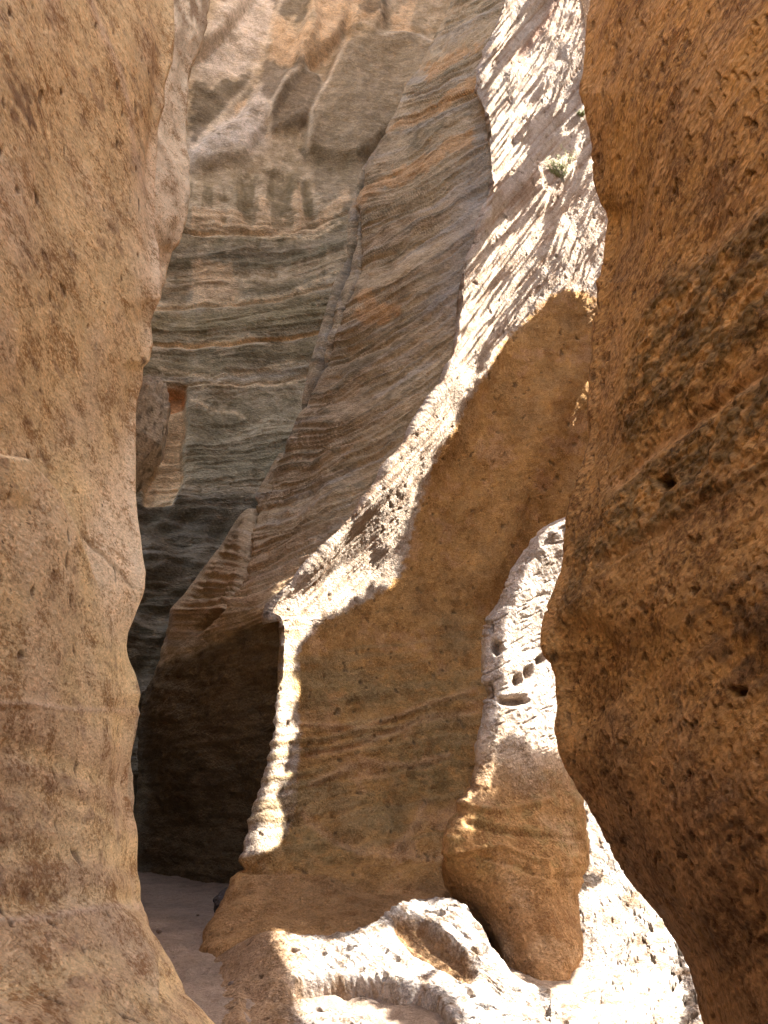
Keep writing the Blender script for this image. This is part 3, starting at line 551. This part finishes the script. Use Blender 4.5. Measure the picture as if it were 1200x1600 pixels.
P, PX, PY = net(S_r, lambda y: 1640 + 0*y, [(0, 420), (0, 110), (0, 14), (0, 0), (.02, 3), (.1, 0), (.3, 0), (.55, 0), (1, 0)],
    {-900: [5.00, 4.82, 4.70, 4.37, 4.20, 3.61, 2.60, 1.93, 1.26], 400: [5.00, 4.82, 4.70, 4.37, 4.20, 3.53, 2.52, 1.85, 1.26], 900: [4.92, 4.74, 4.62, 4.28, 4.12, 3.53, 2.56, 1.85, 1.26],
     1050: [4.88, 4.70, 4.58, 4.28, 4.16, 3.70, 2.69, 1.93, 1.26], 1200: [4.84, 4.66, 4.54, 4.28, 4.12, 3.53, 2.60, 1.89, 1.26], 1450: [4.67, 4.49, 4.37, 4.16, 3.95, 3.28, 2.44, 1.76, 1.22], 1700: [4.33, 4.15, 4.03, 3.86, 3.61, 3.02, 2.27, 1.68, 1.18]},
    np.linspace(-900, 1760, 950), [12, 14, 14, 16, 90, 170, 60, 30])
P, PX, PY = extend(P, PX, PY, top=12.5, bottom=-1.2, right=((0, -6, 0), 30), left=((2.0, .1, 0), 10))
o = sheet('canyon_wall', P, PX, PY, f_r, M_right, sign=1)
tag(o, 'dark orange brown pebbly wall filling the right side, in shade', 'rock wall')
# ================================================================== LEDGES AT THE FOOT (triples px, py, Y)
LD = [(330, 1500, 8.0, 6.6, 5.9), (430, 1455, 7.3, 6.4, 5.45), (500, 1462, 7.2, 6.35, 5.35), (560, 1452, 7.25, 6.35, 5.3), (590, 1438, 7.3, 6.4, 5.3), (620, 1412, 7.5, 6.5, 5.35), (660, 1403, 7.6, 6.6, 5.45), (700, 1403, 7.5, 6.6, 5.45), (725, 1414, 7.4, 6.55, 5.45),
      (745, 1440, 7.2, 6.5, 5.45), (765, 1470, 7.0, 6.4, 5.45), (790, 1506, 6.8, 6.2, 5.5), (820, 1531, 6.65, 6.1, 5.5), (846, 1541, 6.7, 6.05, 5.5), (860, 1543, 6.8, 5.95, 5.5)]
LF_ = [(860.5, 1236, 9.2, 8.15, 5.5), (905, 1234, 9.1, 8.15, 5.5), (935, 1230, 9.05, 8.17, 5.5), (970, 1310, 8.75, 7.85, 5.5), (1010, 1385, 8.2, 7.05, 5.5), (1050, 1440, 7.7, 6.7, 5.45), (1090, 1520, 6.9, 6.1, 5.45), (1160, 1556, 6.4, 5.8, 5.4), (1300, 1575, 6.1, 5.7, 5.4)]
LD = LD + LF_
XS, TOP, YT, YM, YB = [list(v) for v in zip(*LD)]
xs = np.array(XS, float); xq = np.concatenate([np.linspace(330, 860, 430), np.linspace(860.5, 1300, 330)])
PM = [.5*(t+1600) + (10 if t > 1380 else -33) for t in TOP]; P2 = [.5*(m+1600) if t > 1380 else 1500 for m, t in zip(PM, TOP)]
Y2 = [.5*(a+b) for a, b in zip(YM, YB)]
for k_, v_ in zip(range(len(XS)-len(LF_), len(XS)), (7.78, 7.5, 7.3, 7.15, 6.35, 6.08, 5.78, 5.6, 5.5)): Y2[k_] = v_
stack = np.array([TOP, YT, YM, YB, PM, P2, Y2], float).T
sq = pchip(xs, stack, xq)
rowsP = np.stack([sq[:, 0]+60, sq[:, 0], sq[:, 4], sq[:, 5], 1600 + 0*xq, 1760 + 0*xq], 0)
rowsY = np.stack([sq[:, 1]+.8, sq[:, 1], sq[:, 2], sq[:, 6], sq[:, 3], sq[:, 3]-.9], 0)
vq = np.concatenate([np.linspace(0, 1, 16, endpoint=False), np.linspace(1, 2, 180, endpoint=False), np.linspace(2, 3, 120, endpoint=False), np.linspace(3, 4, 120, endpoint=False), np.linspace(4, 5, 24)])
PY = pchip(np.arange(6), rowsP, vq); Yg = pchip(np.arange(6), rowsY, vq); PX = np.repeat(xq[None], len(vq), 0)
P = unproj(PX, PY, Yg)
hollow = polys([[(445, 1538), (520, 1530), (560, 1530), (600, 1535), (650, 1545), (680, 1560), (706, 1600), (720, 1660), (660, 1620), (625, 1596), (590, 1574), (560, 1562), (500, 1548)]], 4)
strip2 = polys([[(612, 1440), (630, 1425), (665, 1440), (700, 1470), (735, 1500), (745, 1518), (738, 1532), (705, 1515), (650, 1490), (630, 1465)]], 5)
lowslab = polys([[(380, 1546), (465, 1545), (540, 1552), (590, 1570), (640, 1605), (700, 1760), (380, 1760)]], 4)
def f_ledge(P, PX, PY):
    x, y, z = P[..., 0], P[..., 1], P[..., 2]
    rt = ss(840, 920, PX)
    d = .02*fbm(x*1.2, y*1.2, z*1.2, 3) + .010*fbm(x*5, y*5, z*6, 3) + .007*fbm(x*18, y*18, z*18, 3)
    a0 = -38*math.pi/180; al = PX*math.cos(a0) - PY*math.sin(a0); ac = PX*math.sin(a0) + PY*math.cos(a0)
    fl = fbm(al/120., ac/10., 4.2, 3); fl = fl*ss(430, 490, PX); d = d + .018*fl*(1-rt)
    d = d - .34*samp(hollow, PX, PY) - .12*samp(strip2, PX, PY) - .06*samp(lowslab, PX, PY)
    pk = ss(.15, .5, fbm(PX/9., PY/13., 4.4, 3)); right = ss(960, 1040, PX + (PY-1450)*-.35)*ss(1400, 1470, PY)
    d = d - .04*pk*right - .012*pk*rt
    ps = ss(.42, .6, fbm(x*6, y*6, z*6, 2)); d = d - .05*ps*(1-rt)
    g2 = fbm(x*9, y*9, z*9, 3)
    grit = fbm(al/26., ac/7., 8.8, 3); d = d + .012*grit*(1-rt)*ss(400, 480, PX)
    col = np.zeros(P.shape, np.float32) + np.array([.40, .345, .285], np.float32)
    col = mix(col, (.26, .17, .10), ss(.10, .4, g2 + .6*grit)*.7)
    col = mix(col, (.27, .155, .07), np.clip(1.3*np.maximum(samp(hollow, PX, PY), samp(strip2, PX, PY)), 0, 1)*.95)  # hollow and strip darker brown, their shade put into the colour
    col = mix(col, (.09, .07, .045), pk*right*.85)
    col = mix(col, (.33, .20, .10), ss(500, 430, PX)*.9)
    return d, col
P, PX, PY = extend(P, PX, PY, bottom=-1.0)
o = sheet('rock_ledge', P, PX, PY, f_ledge, M_but, sign=1, cstep=1, skip=429)
tag(o, 'low sloping rock ledges in glaring sunlight at the bottom, below the brown pillar', 'rock ledge')
# ================================================================== FLOOR
nx, ny = 420, 760
gx = np.linspace(-7, 7, nx); gy = np.concatenate([np.linspace(-12, 4, 100), np.linspace(4, 18, ny-160)[1:], np.linspace(18, 60, 60)[1:]])
X, Y = np.meshgrid(gx, gy); P = np.stack([X*np.interp(Y, [18, 60], [1, 4]), Y, 0*X], -1)
foot = .25*np.exp(-((P[..., 0]+1.75)/.45)**2)*0
P[..., 2] = .04*fbm(X*.8, Y*.8, 1.1, 3) + .02*fbm(X*4, Y*4, 2.2, 3) + .006*fbm(X*18, Y*18, 2.2, 2)
for k in range(150):   # shallow footprints in the sand
    px_, py_ = rng.uniform(-1.9, .2), rng.uniform(5, 15); a = rng.uniform(-.5, .5)
    dx = (X-px_)*math.cos(a) + (Y-py_)*math.sin(a); dy = -(X-px_)*math.sin(a) + (Y-py_)*math.cos(a)
    r2 = (dx/.055)**2 + (dy/.14)**2
    P[..., 2] += -.03*np.exp(-r2) + .008*np.exp(-((np.sqrt(r2)-1.5)/.35)**2)
col = np.zeros(P.shape, np.float32) + np.array([.27, .195, .135], np.float32)
col = mix(col, (.20, .145, .105), ss(-.1, .4, fbm(X*2, Y*2, 3.3, 4))*.6)
PXf, PYf = proj(P); COARSE.append(P[::4, ::4].copy())
o = make_mesh('ground', P.reshape(-1, 3), grid_faces(*P.shape[:2]), col, M_sand)
tag(o, kind='structure')
# ================================================================== BOULDER wedged behind the left wall, loose stones
def rock(name, c, r, seed, colr, mat, n=64, rough=.25, parent=None):
    th = np.linspace(0, math.pi, n); ph = np.linspace(0, 2*math.pi, 2*n)
    T, Ph = np.meshgrid(th, ph, indexing='ij')
    D = np.stack([np.sin(T)*np.cos(Ph), np.sin(T)*np.sin(Ph), np.cos(T)], -1)
    q = D*1.3 + seed*7.1
    s = 1 + rough*fbm(q[..., 0], q[..., 1], q[..., 2], 4)
    # planar facets
    rr = np.random.RandomState(seed)
    for _ in range(9):
        nn = rr.normal(size=3); nn /= np.linalg.norm(nn); k = (D@nn); lim = rr.uniform(.72, .92)
        s = np.minimum(s, lim/np.maximum(k, .15)*(1 + .03*fbm(q[..., 0]*3, q[..., 1]*3, q[..., 2]*3, 2)))
    Q = D*s[..., None]*np.array(r)
    g = fbm(q[..., 0]*4, q[..., 1]*4, q[..., 2]*4, 3)
    col = mix(np.zeros(Q.shape, np.float32) + np.array(colr, np.float32), np.array(colr)*.5, ss(0, .5, g))
    o = make_mesh(name, Q.reshape(-1, 3), grid_faces(n, 2*n), col, mat); o.location = c
    COARSE.append((Q + np.array(c))[::3, ::3]); return o
c = unproj(np.array(213.), np.array(668.), np.array(11.)); o = rock('boulder', c, (.47, .6, .95), 3, (.40, .31, .20), M_band, n=110, rough=.4); o.rotation_euler = (0, R(6), 0)
tag(o, 'brown boulder wedged behind the pale left wall, beside an orange hollow', 'boulder')
c = unproj(np.array(366.), np.array(1372.), np.array(9.9)); c[2] = .10
o = rock('stone', c, (.22, .2, .17), 8, (.09, .07, .06), M_band, n=40); tag(o, 'dark stone lying in the shade at the foot of the central buttress', 'stone')
rp = random.Random(5)
for k in range(16):
    px_, py_ = rp.uniform(235, 440), rp.uniform(1400, 1590)
    c = unproj(np.array(px_), np.array(py_), np.array(1.0)); t_ = -CAMZ/(c[2]-CAMZ); c = np.array([c[0]*t_, t_, 0.012]); r_ = rp.uniform(.012, .035)
    o = rock('pebble', c, (r_*1.2, r_, r_*.7), 20+k, (.25, .18, .13), M_band, n=12)
    tag(o, 'small brown pebble lying on the shaded sandy floor', 'pebble', 'loose pebbles scattered on the sandy floor')
# ================================================================== SHRUBS in the sun high on the ridge
def twig_mat(name, c):
    m = bpy.data.materials.new(name); m.use_nodes = True; n = m.node_tree.nodes; L = m.node_tree.links
    b = n['Principled BSDF']; b.inputs['Roughness'].default_value = .8
    t = n.new('ShaderNodeTexNoise'); t.inputs['Scale'].default_value = 25
    r = n.new('ShaderNodeValToRGB'); r.color_ramp.elements[0].position = .3; r.color_ramp.elements[1].position = .7
    r.color_ramp.elements[0].color = (*[v*.6 for v in c], 1); r.color_ramp.elements[1].color = (*c, 1)
    L.new(t.outputs[0], r.inputs[0]); L.new(r.outputs[0], b.inputs['Base Color']); return m
M_leaf = twig_mat('dusty_green_leaf', (.46, .48, .20)); M_twig = twig_mat('dry_twig', (.30, .25, .17))
SHRUB_V = []
def shrub(c, size, n, seed, label, spread=.5):
    rnd = random.Random(seed)
    e = bpy.data.objects.new('shrub', None); sc.collection.objects.link(e); e.location = c; e.empty_display_size = .1
    tag(e, label, 'shrub', 'shrubs growing from the cracked ridge')
    TV, TF, LV, LF = [], [], [], []
    def tube(a, b, r0, r1):
        a = Vector(a); b = Vector(b); d = (b-a).normalized(); u = d.orthogonal().normalized(); v = d.cross(u); k = len(TV)
        for p, r in ((a, r0), (b, r1)):
            for i in range(4): TV.append(p + (u*math.cos(i*math.pi/2) + v*math.sin(i*math.pi/2))*r)
        for i in range(4): TF.append((k+i, k+(i+1) % 4, k+4+(i+1) % 4, k+4+i))
    def leaf(p):
        d = Vector((rnd.gauss(0, 1), rnd.gauss(0, 1), rnd.gauss(0, 1))).normalized(); u = d.orthogonal().normalized(); l = rnd.uniform(.016, .032); k = len(LV)
        for q in (p - d*l, p + u*l*.4, p + d*l, p - u*l*.4): LV.append(q)
        LF.append((k, k+1, k+2, k+3))
    for i in range(n):
        p = Vector((rnd.uniform(-.03, .03), 0, 0)); d = Vector((rnd.uniform(-1, .6)*spread*1.6, rnd.uniform(-.8, -.1)*spread, 1)).normalized()
        L = size*rnd.uniform(.5, 1.0); m = 9; r = .006
        for k in range(m):
            q = p + d*L/m; tube(p, q, r*(1-k/m)+.0015, r*(1-(k+1)/m)+.0015)
            for _ in range(3 if k > 1 else 0): leaf(q + Vector((rnd.gauss(0, .015), rnd.gauss(0, .015), rnd.gauss(0, .015))))
            if k > 1 and rnd.random() < .65:
                sd = (d + Vector((rnd.uniform(-1, 1), rnd.uniform(-.6, .6), rnd.uniform(-.4, .5)))).normalized(); s2 = q
                for _ in range(rnd.randint(2, 4)):
                    s3 = s2 + sd*L*.07; tube(s2, s3, .0025, .0015); s2 = s3
                    for _ in range(3): leaf(s2 + Vector((rnd.gauss(0, .012), rnd.gauss(0, .012), rnd.gauss(0, .012))))
            p = q; d = (d + Vector((rnd.uniform(-.35, .35), rnd.uniform(-.2, .2), rnd.uniform(-.15, .2)))).normalized()
    for nm, V, Fc, mt in (('stems', TV, TF, M_twig), ('foliage', LV, LF, M_leaf)):
        o = make_mesh(nm, np.array([list(v) for v in V]), np.array(Fc), None, mt, smooth=False); o.parent = e
        SHRUB_V.append(np.array([list(v) for v in V]) + np.array(c)[None])
    return e
bvs = []
def bvh_of(g):
    nv, nu = g.shape[:2]
    return g.reshape(-1, 3), grid_faces(nv, nu)
allV, allF, k0 = [], [], 0; OWN = []   # OWN: which surface each survey face belongs to
for q_, g in enumerate(COARSE):
    V, Fc = bvh_of(g); OWN.append(np.full(len(Fc), q_)); allV.append(V); allF.append(Fc + k0); k0 += len(V)
OWN = np.concatenate(OWN); allV = np.concatenate(allV); allF = np.concatenate(allF)
BV = BVHTree.FromPolygons([tuple(v) for v in allV.tolist()], allF.tolist())
def at_surface(px, py):
    p1 = unproj(np.array(float(px)), np.array(float(py)), np.array(1.0)); o_ = Vector((0, 0, CAMZ)); d = (Vector(p1) - o_).normalized()
    return BV.ray_cast(o_, d)[0], d
for px, py, size, n, seed, lab, spd in ((880, 284, .62, 16, 4, 'spindly yellow green shrub growing from the crest of the sunlit ridge, the larger of two', .42),
                                 (910, 183, .14, 6, 9, 'tiny tuft of yellow green twigs beside the right wall, high above the larger shrub', .9)):
    h, d = at_surface(px, py)
    if h: shrub(h - d*.03, size, n, seed, lab, spd)
# ================================================================== SUN MASK: added wall, hidden behind the right wall, openings cut for sunlit patches
lit = polys([
  [(700, -10), (740, -10), (722, 14), (705, 36), (690, 58), (678, 72), (664, 82), (668, 66), (682, 40), (692, 15)],
  [(664, 78), (668, 84), (655, 114), (634, 138), (622, 172), (602, 214), (598, 211), (616, 168), (630, 132), (650, 108)],
  [(596, 222), (600, 228), (580, 238), (568, 256), (560, 274), (557, 270), (566, 250), (578, 234)],
  [(738, 128), (752, 100), (764, 64), (782, 20), (790, -20), (832, -20), (806, 50), (780, 100), (752, 142), (746, 134)],
  [(755, 165), (768, 130), (800, 88), (850, 38), (884, -20), (940, -20), (930, 90), (903, 128), (896, 142), (880, 170), (864, 192), (848, 200), (838, 226), (820, 252), (804, 276), (797, 266), (790, 268), (774, 302), (768, 306), (763, 288), (759, 262), (768, 230), (759, 190)],
  [(908, 190), (914, 205), (935, 260), (940, 300), (965, 330), (965, 370), (950, 430), (945, 500), (928, 502), (918, 494), (907, 478), (898, 458), (886, 455), (878, 452), (873, 482), (868, 456), (858, 466), (848, 480), (830, 495), (813, 505), (800, 515), (790, 530), (777, 548), (765, 577), (750, 590), (737, 604), (722, 625), (715, 636), (713, 655), (711, 672), (703, 688), (685, 696), (677, 704), (675, 728), (660, 745), (652, 762), (646, 790), (636, 810), (630, 832), (622, 850), (618, 880), (618, 918), (608, 914), (600, 902), (592, 918), (580, 906), (575, 905), (568, 932), (552, 930), (542, 950), (520, 958), (500, 966), (486, 974), (478, 1000), (466, 1004), (462, 1022), (457, 1036), (458, 1050),
   (466, 1064), (472, 1080), (460, 1098), (456, 1130), (470, 1141), (452, 1158), (450, 1184), (440, 1200), (458, 1212), (440, 1222), (431, 1240), (434, 1260), (446, 1282), (441, 1312), (427, 1330), (405, 1325), (375, 1330), (390, 1270), (404, 1225), (412, 1180), (420, 1130), (426, 1060), (428, 1000), (426, 962), (404, 975), (408, 945), (440, 905), (490, 858), (532, 815), (570, 770), (600, 720), (640, 655), (678, 600), (705, 550), (712, 520), (716, 490), (716, 455), (722, 430), (740, 402), (768, 368), (800, 342), (830, 318), (862, 288), (880, 268), (897, 238)],
  [(918, 596), (930, 596), (935, 700), (915, 742), (905, 744), (893, 738), (902, 712), (903, 690), (906, 660), (906, 620)],
  [(888, 802), (905, 800), (905, 1170), (885, 1182), (866, 1172), (850, 1168), (838, 1172), (824, 1156), (812, 1146), (795, 1148), (780, 1162), (765, 1176), (778, 1198), (766, 1216), (772, 1240), (752, 1246), (737, 1248), (729, 1256), (745, 1304), (728, 1298), (712, 1308), (696, 1344), (684, 1312), (698, 1278), (712, 1245), (734, 1220), (738, 1170), (744, 1130), (746, 1090), (742, 1060), (745, 1010), (750, 966), (768, 940), (784, 895), (815, 850), (845, 820)],
  [(697, 1355), (706, 1364), (717, 1380), (704, 1386), (697, 1374)],
  [(904, 1242), (912, 1236), (1000, 1350), (1120, 1500), (1120, 1760), (640, 1760), (628, 1600), (610, 1582), (585, 1568), (562, 1558), (540, 1552), (500, 1546), (466, 1545), (448, 1500), (426, 1453), (470, 1464), (540, 1468), (575, 1450), (590, 1437), (606, 1445), (626, 1465), (650, 1489), (690, 1510), (720, 1530), (738, 1534), (746, 1508), (715, 1482), (690, 1455), (682, 1440), (650, 1432), (615, 1410), (640, 1404), (680, 1410), (700, 1404), (725, 1415), (750, 1440), (770, 1470), (795, 1512), (822, 1534), (858, 1544), (895, 1532), (910, 1505), (912, 1470), (904, 1440), (900, 1385), (925, 1390), (945, 1368), (918, 1362), (922, 1330), (914, 1285)],
  [(460, 1544), (500, 1549), (560, 1562), (600, 1580), (645, 1612), (690, 1760), (470, 1760), (466, 1600)],
])
dark = polys([
  [(455, 1534), (520, 1527), (600, 1529), (655, 1540), (695, 1562), (712, 1600), (720, 1700), (650, 1700), (640, 1612), (600, 1580), (560, 1562), (500, 1549), (464, 1546)],
  [(610, 1438), (640, 1428), (680, 1448), (715, 1478), (742, 1505), (740, 1532), (700, 1512), (650, 1488), (626, 1462)],
  [(872, 308), (884, 320), (866, 370), (850, 420), (815, 462), (790, 500), (766, 560), (748, 588), (742, 580), (766, 530), (806, 462), (838, 415), (850, 370), (860, 330)],
  [(843, 330), (775, 386), (735, 420), (728, 428), (760, 388), (800, 355)], [(850, 205), (862, 196), (868, 180), (848, 158), (838, 190), (826, 222), (838, 226)],
  [(800, 216), (815, 196), (818, 215), (806, 236)], [(895, 270), (915, 215), (917, 250), (906, 300), (890, 330), (882, 320)],
  [(560, 900), (600, 868), (640, 840), (600, 880)], [(445, 935), (500, 895), (560, 855), (600, 830), (560, 868), (500, 908)], [(500, 860), (545, 838), (590, 800), (550, 846)],
  [(745, 1440), (760, 1460), (770, 1500), (765, 1480)],
  [(700, 1500), (650, 1555), (712, 1600), (735, 1600), (720, 1570), (706, 1550), (690, 1540), (640, 1530), (520, 1528), (462, 1534), (466, 1544), (560, 1556), (640, 1603), (700, 1640), (720, 1600), (705, 1580), (670, 1550), (640, 1540)],
  [(905, 1378), (938, 1368), (922, 1392), (906, 1388)], [(1060, 1470), (1085, 1530), (1100, 1600), (1060, 1600), (1075, 1560), (1060, 1510)],
])
yy, xx = np.mgrid[0:H_, 0:W_].astype(np.float32); ix, iy = xx-OX, yy-OY
def aniso(deg, l, wd, sd):
    a = R(deg); return fbm((ix*math.cos(a) - iy*math.sin(a))/l, (ix*math.sin(a) + iy*math.cos(a))/wd, sd, 3, .6)
soft = blur(np.clip(lit - dark, 0, 1), 4)
up = ss(560, 380, iy); n1 = aniso(54, 70, 5, 1.1); n2 = aniso(70, 60, 4.5, 5.1); nr = aniso(0, 9, 9, 3.3)
st = n1*(ix < 850) + n2*(ix >= 850)
reg = blur(((iy < 560) & (iy > -200)).astype(np.float32), 30)
LITM = np.clip((soft-.04)*20, 0, 1)*(soft + reg*st*1.9 - .34*reg + (1-reg)*.85*nr)
thin = polys([[(664, 78), (668, 84), (655, 114), (634, 138), (622, 172), (602, 214), (598, 211), (616, 168), (630, 132), (650, 108)], [(596, 222), (600, 228), (580, 238), (568, 256), (560, 274), (557, 270), (566, 250), (578, 234)],
              [(815, 503), (850, 476), (852, 480), (818, 508)], [(770, 548), (792, 524), (796, 528), (765, 577), (750, 592), (748, 588), (762, 574)]], 0)
LITM = np.where(thin > 0, 1, LITM)
GX = 4.3; CELL = .022; gy0, gy1, gz0, gz1 = 4.7, 14.8, .9, 21.5
ny_, nz_ = int((gy1-gy0)/CELL), int((gz1-gz0)/CELL)
open_ = np.zeros((nz_, ny_), bool)
# survey which mask cells must open to give the sunlit patches; one ray per 1 cell
sd = Vector((-SUN).tolist()); hits = np.full((nz_, ny_, 3), np.nan, np.float32); own = np.full((nz_, ny_), -1)
for i in range(nz_):
    z = gz0 + (i+.5)*CELL
    for j in range(ny_):
        h = BV.ray_cast(Vector((GX, gy0 + (j+.5)*CELL, z)), sd)
        if h[0] is not None: hits[i, j] = h[0]; own[i, j] = OWN[h[2]]
hx, hy = proj(np.nan_to_num(hits, nan=-50.0))
ok = ~np.isnan(hits[..., 0]) & (hits[..., 1] > 4.5)
open_ = ok & (samp(LITM, hx, hy) > .5) & (hx > -100) & (hx < 1200) & (hy > -130) & (hy < 1740)
cz = Vector((0, 0, CAMZ))
for i, j in zip(*np.nonzero(open_)):
    v = Vector(hits[i, j].tolist()) - cz; L_ = v.length; v.normalize()
    h = BV.ray_cast(cz, v)
    if h[0] is not None and h[3] < L_ - .08 and not (hx[i, j] > 840 and h[0].y < 5.8): open_[i, j] = False
dep = np.where(np.isnan(hits[..., 0]), 60., (GX - np.nan_to_num(hits[..., 0]))/SUN[0]); pd = np.pad(dep, 1, mode='edge')
far = np.max([pd[a:a+nz_, b:b+ny_] for a in range(3) for b in range(3)], axis=0)
open_ &= ~((far - dep > .6) & (hy > 700))          # keep mask cells shut where the light would slip past an edge
open_ &= ~((own == 5) & (hx > 880) & (hy > 1190))
open_ &= ~((hy > 1180) & (hx < S_but(hy) + 5) & (hx < 500)) & ~((hx > 680) & (hy > 800) & (hy < 1400) & (hx < S_e(hy) + 4))
open_ &= ~((hy > 790) & (hx > 676) & (hy < 1405) & (hits[..., 1] > 9.25))
for V_ in SHRUB_V:      # open mask cells too, so the shrub leaves stand in the sun
    t_ = (GX - V_[:, 0])/SUN[0]; jy = ((V_[:, 1] + t_*SUN[1] - gy0)/CELL).astype(int); iz = ((V_[:, 2] + t_*SUN[2] - gz0)/CELL).astype(int)
    for a in (-1, 0, 1):
        for b in (-1, 0, 1):
            open_[np.clip(iz+a, 0, nz_-1), np.clip(jy+b, 0, ny_-1)] = True
print('open cells', open_.sum(), 'of', open_.size)
nn = (nz_+1, ny_+1)
Yg, Zg = np.meshgrid(gy0 + np.arange(ny_+1)*CELL, gz0 + np.arange(nz_+1)*CELL)
rel = .35*fbm(Yg*.5, Zg*.4, 2.2, 3) + .08*fbm(Yg*3, Zg*3, 5.2, 3)
base = np.stack([0*Yg + GX, Yg, Zg], -1)
Fr = base + SUN*(.05 + np.abs(rel)*.5)[..., None]; Bk = Fr + SUN*.35
fq = grid_faces(nz_+1, ny_+1).reshape(nz_, ny_, 4); solid = ~open_; N0 = nn[0]*nn[1]
faces = [fq[solid], fq[solid][:, ::-1] + N0]
for ax, (a, b) in ((1, (0, 3)), (1, (1, 2)), (0, (0, 1)), (0, (3, 2))):
    nb = np.zeros_like(solid)
    if (a, b) == (0, 3): nb[:, 1:] = open_[:, :-1]
    elif (a, b) == (1, 2): nb[:, :-1] = open_[:, 1:]
    elif (a, b) == (0, 1): nb[1:] = open_[:-1]
    else: nb[:-1] = open_[1:]
    q = fq[solid & nb]; faces.append(np.stack([q[:, a], q[:, b], q[:, b]+N0, q[:, a]+N0], -1))
V = np.concatenate([Fr.reshape(-1, 3), Bk.reshape(-1, 3)]); Fc = np.concatenate(faces)
# closed parts of the mask wall shading the rest: below, above, nearer, farther
def slab(y0, y1, z0, z1, n=60):
    a, b = np.meshgrid(np.linspace(y0, y1, n), np.linspace(z0, z1, n)); r = np.abs(.5*fbm(a*.4, b*.4, 7.7, 4))
    return np.stack([GX + 0*a, a, b], -1) + SUN*(.2 + r)[..., None]
for y0, y1, z0, z1 in ((gy0-.8, gy1+.5, -1, gz0+.15), (gy0-.8, gy1+.5, gz1-.15, 34), (gy0-2.5, gy0+.03, -1, 30), (gy1-.03, 40, -1, 38)):
    g = slab(y0, y1, z0, z1); k = len(V); V = np.concatenate([V, g.reshape(-1, 3)]); Fc = np.concatenate([Fc, grid_faces(60, 60) + k])
    g2 = g + SUN*.6; k = len(V); V = np.concatenate([V, g2.reshape(-1, 3)]); Fc = np.concatenate([Fc, grid_faces(60, 60)[:, ::-1] + k])
colr = np.zeros(V.shape, np.float32) + np.array([.42, .29, .18], np.float32)
o = make_mesh('cliff', V, Fc, colr, M_but); tag(o, kind='structure')  # unseen wall added to block the sun and shape its patches
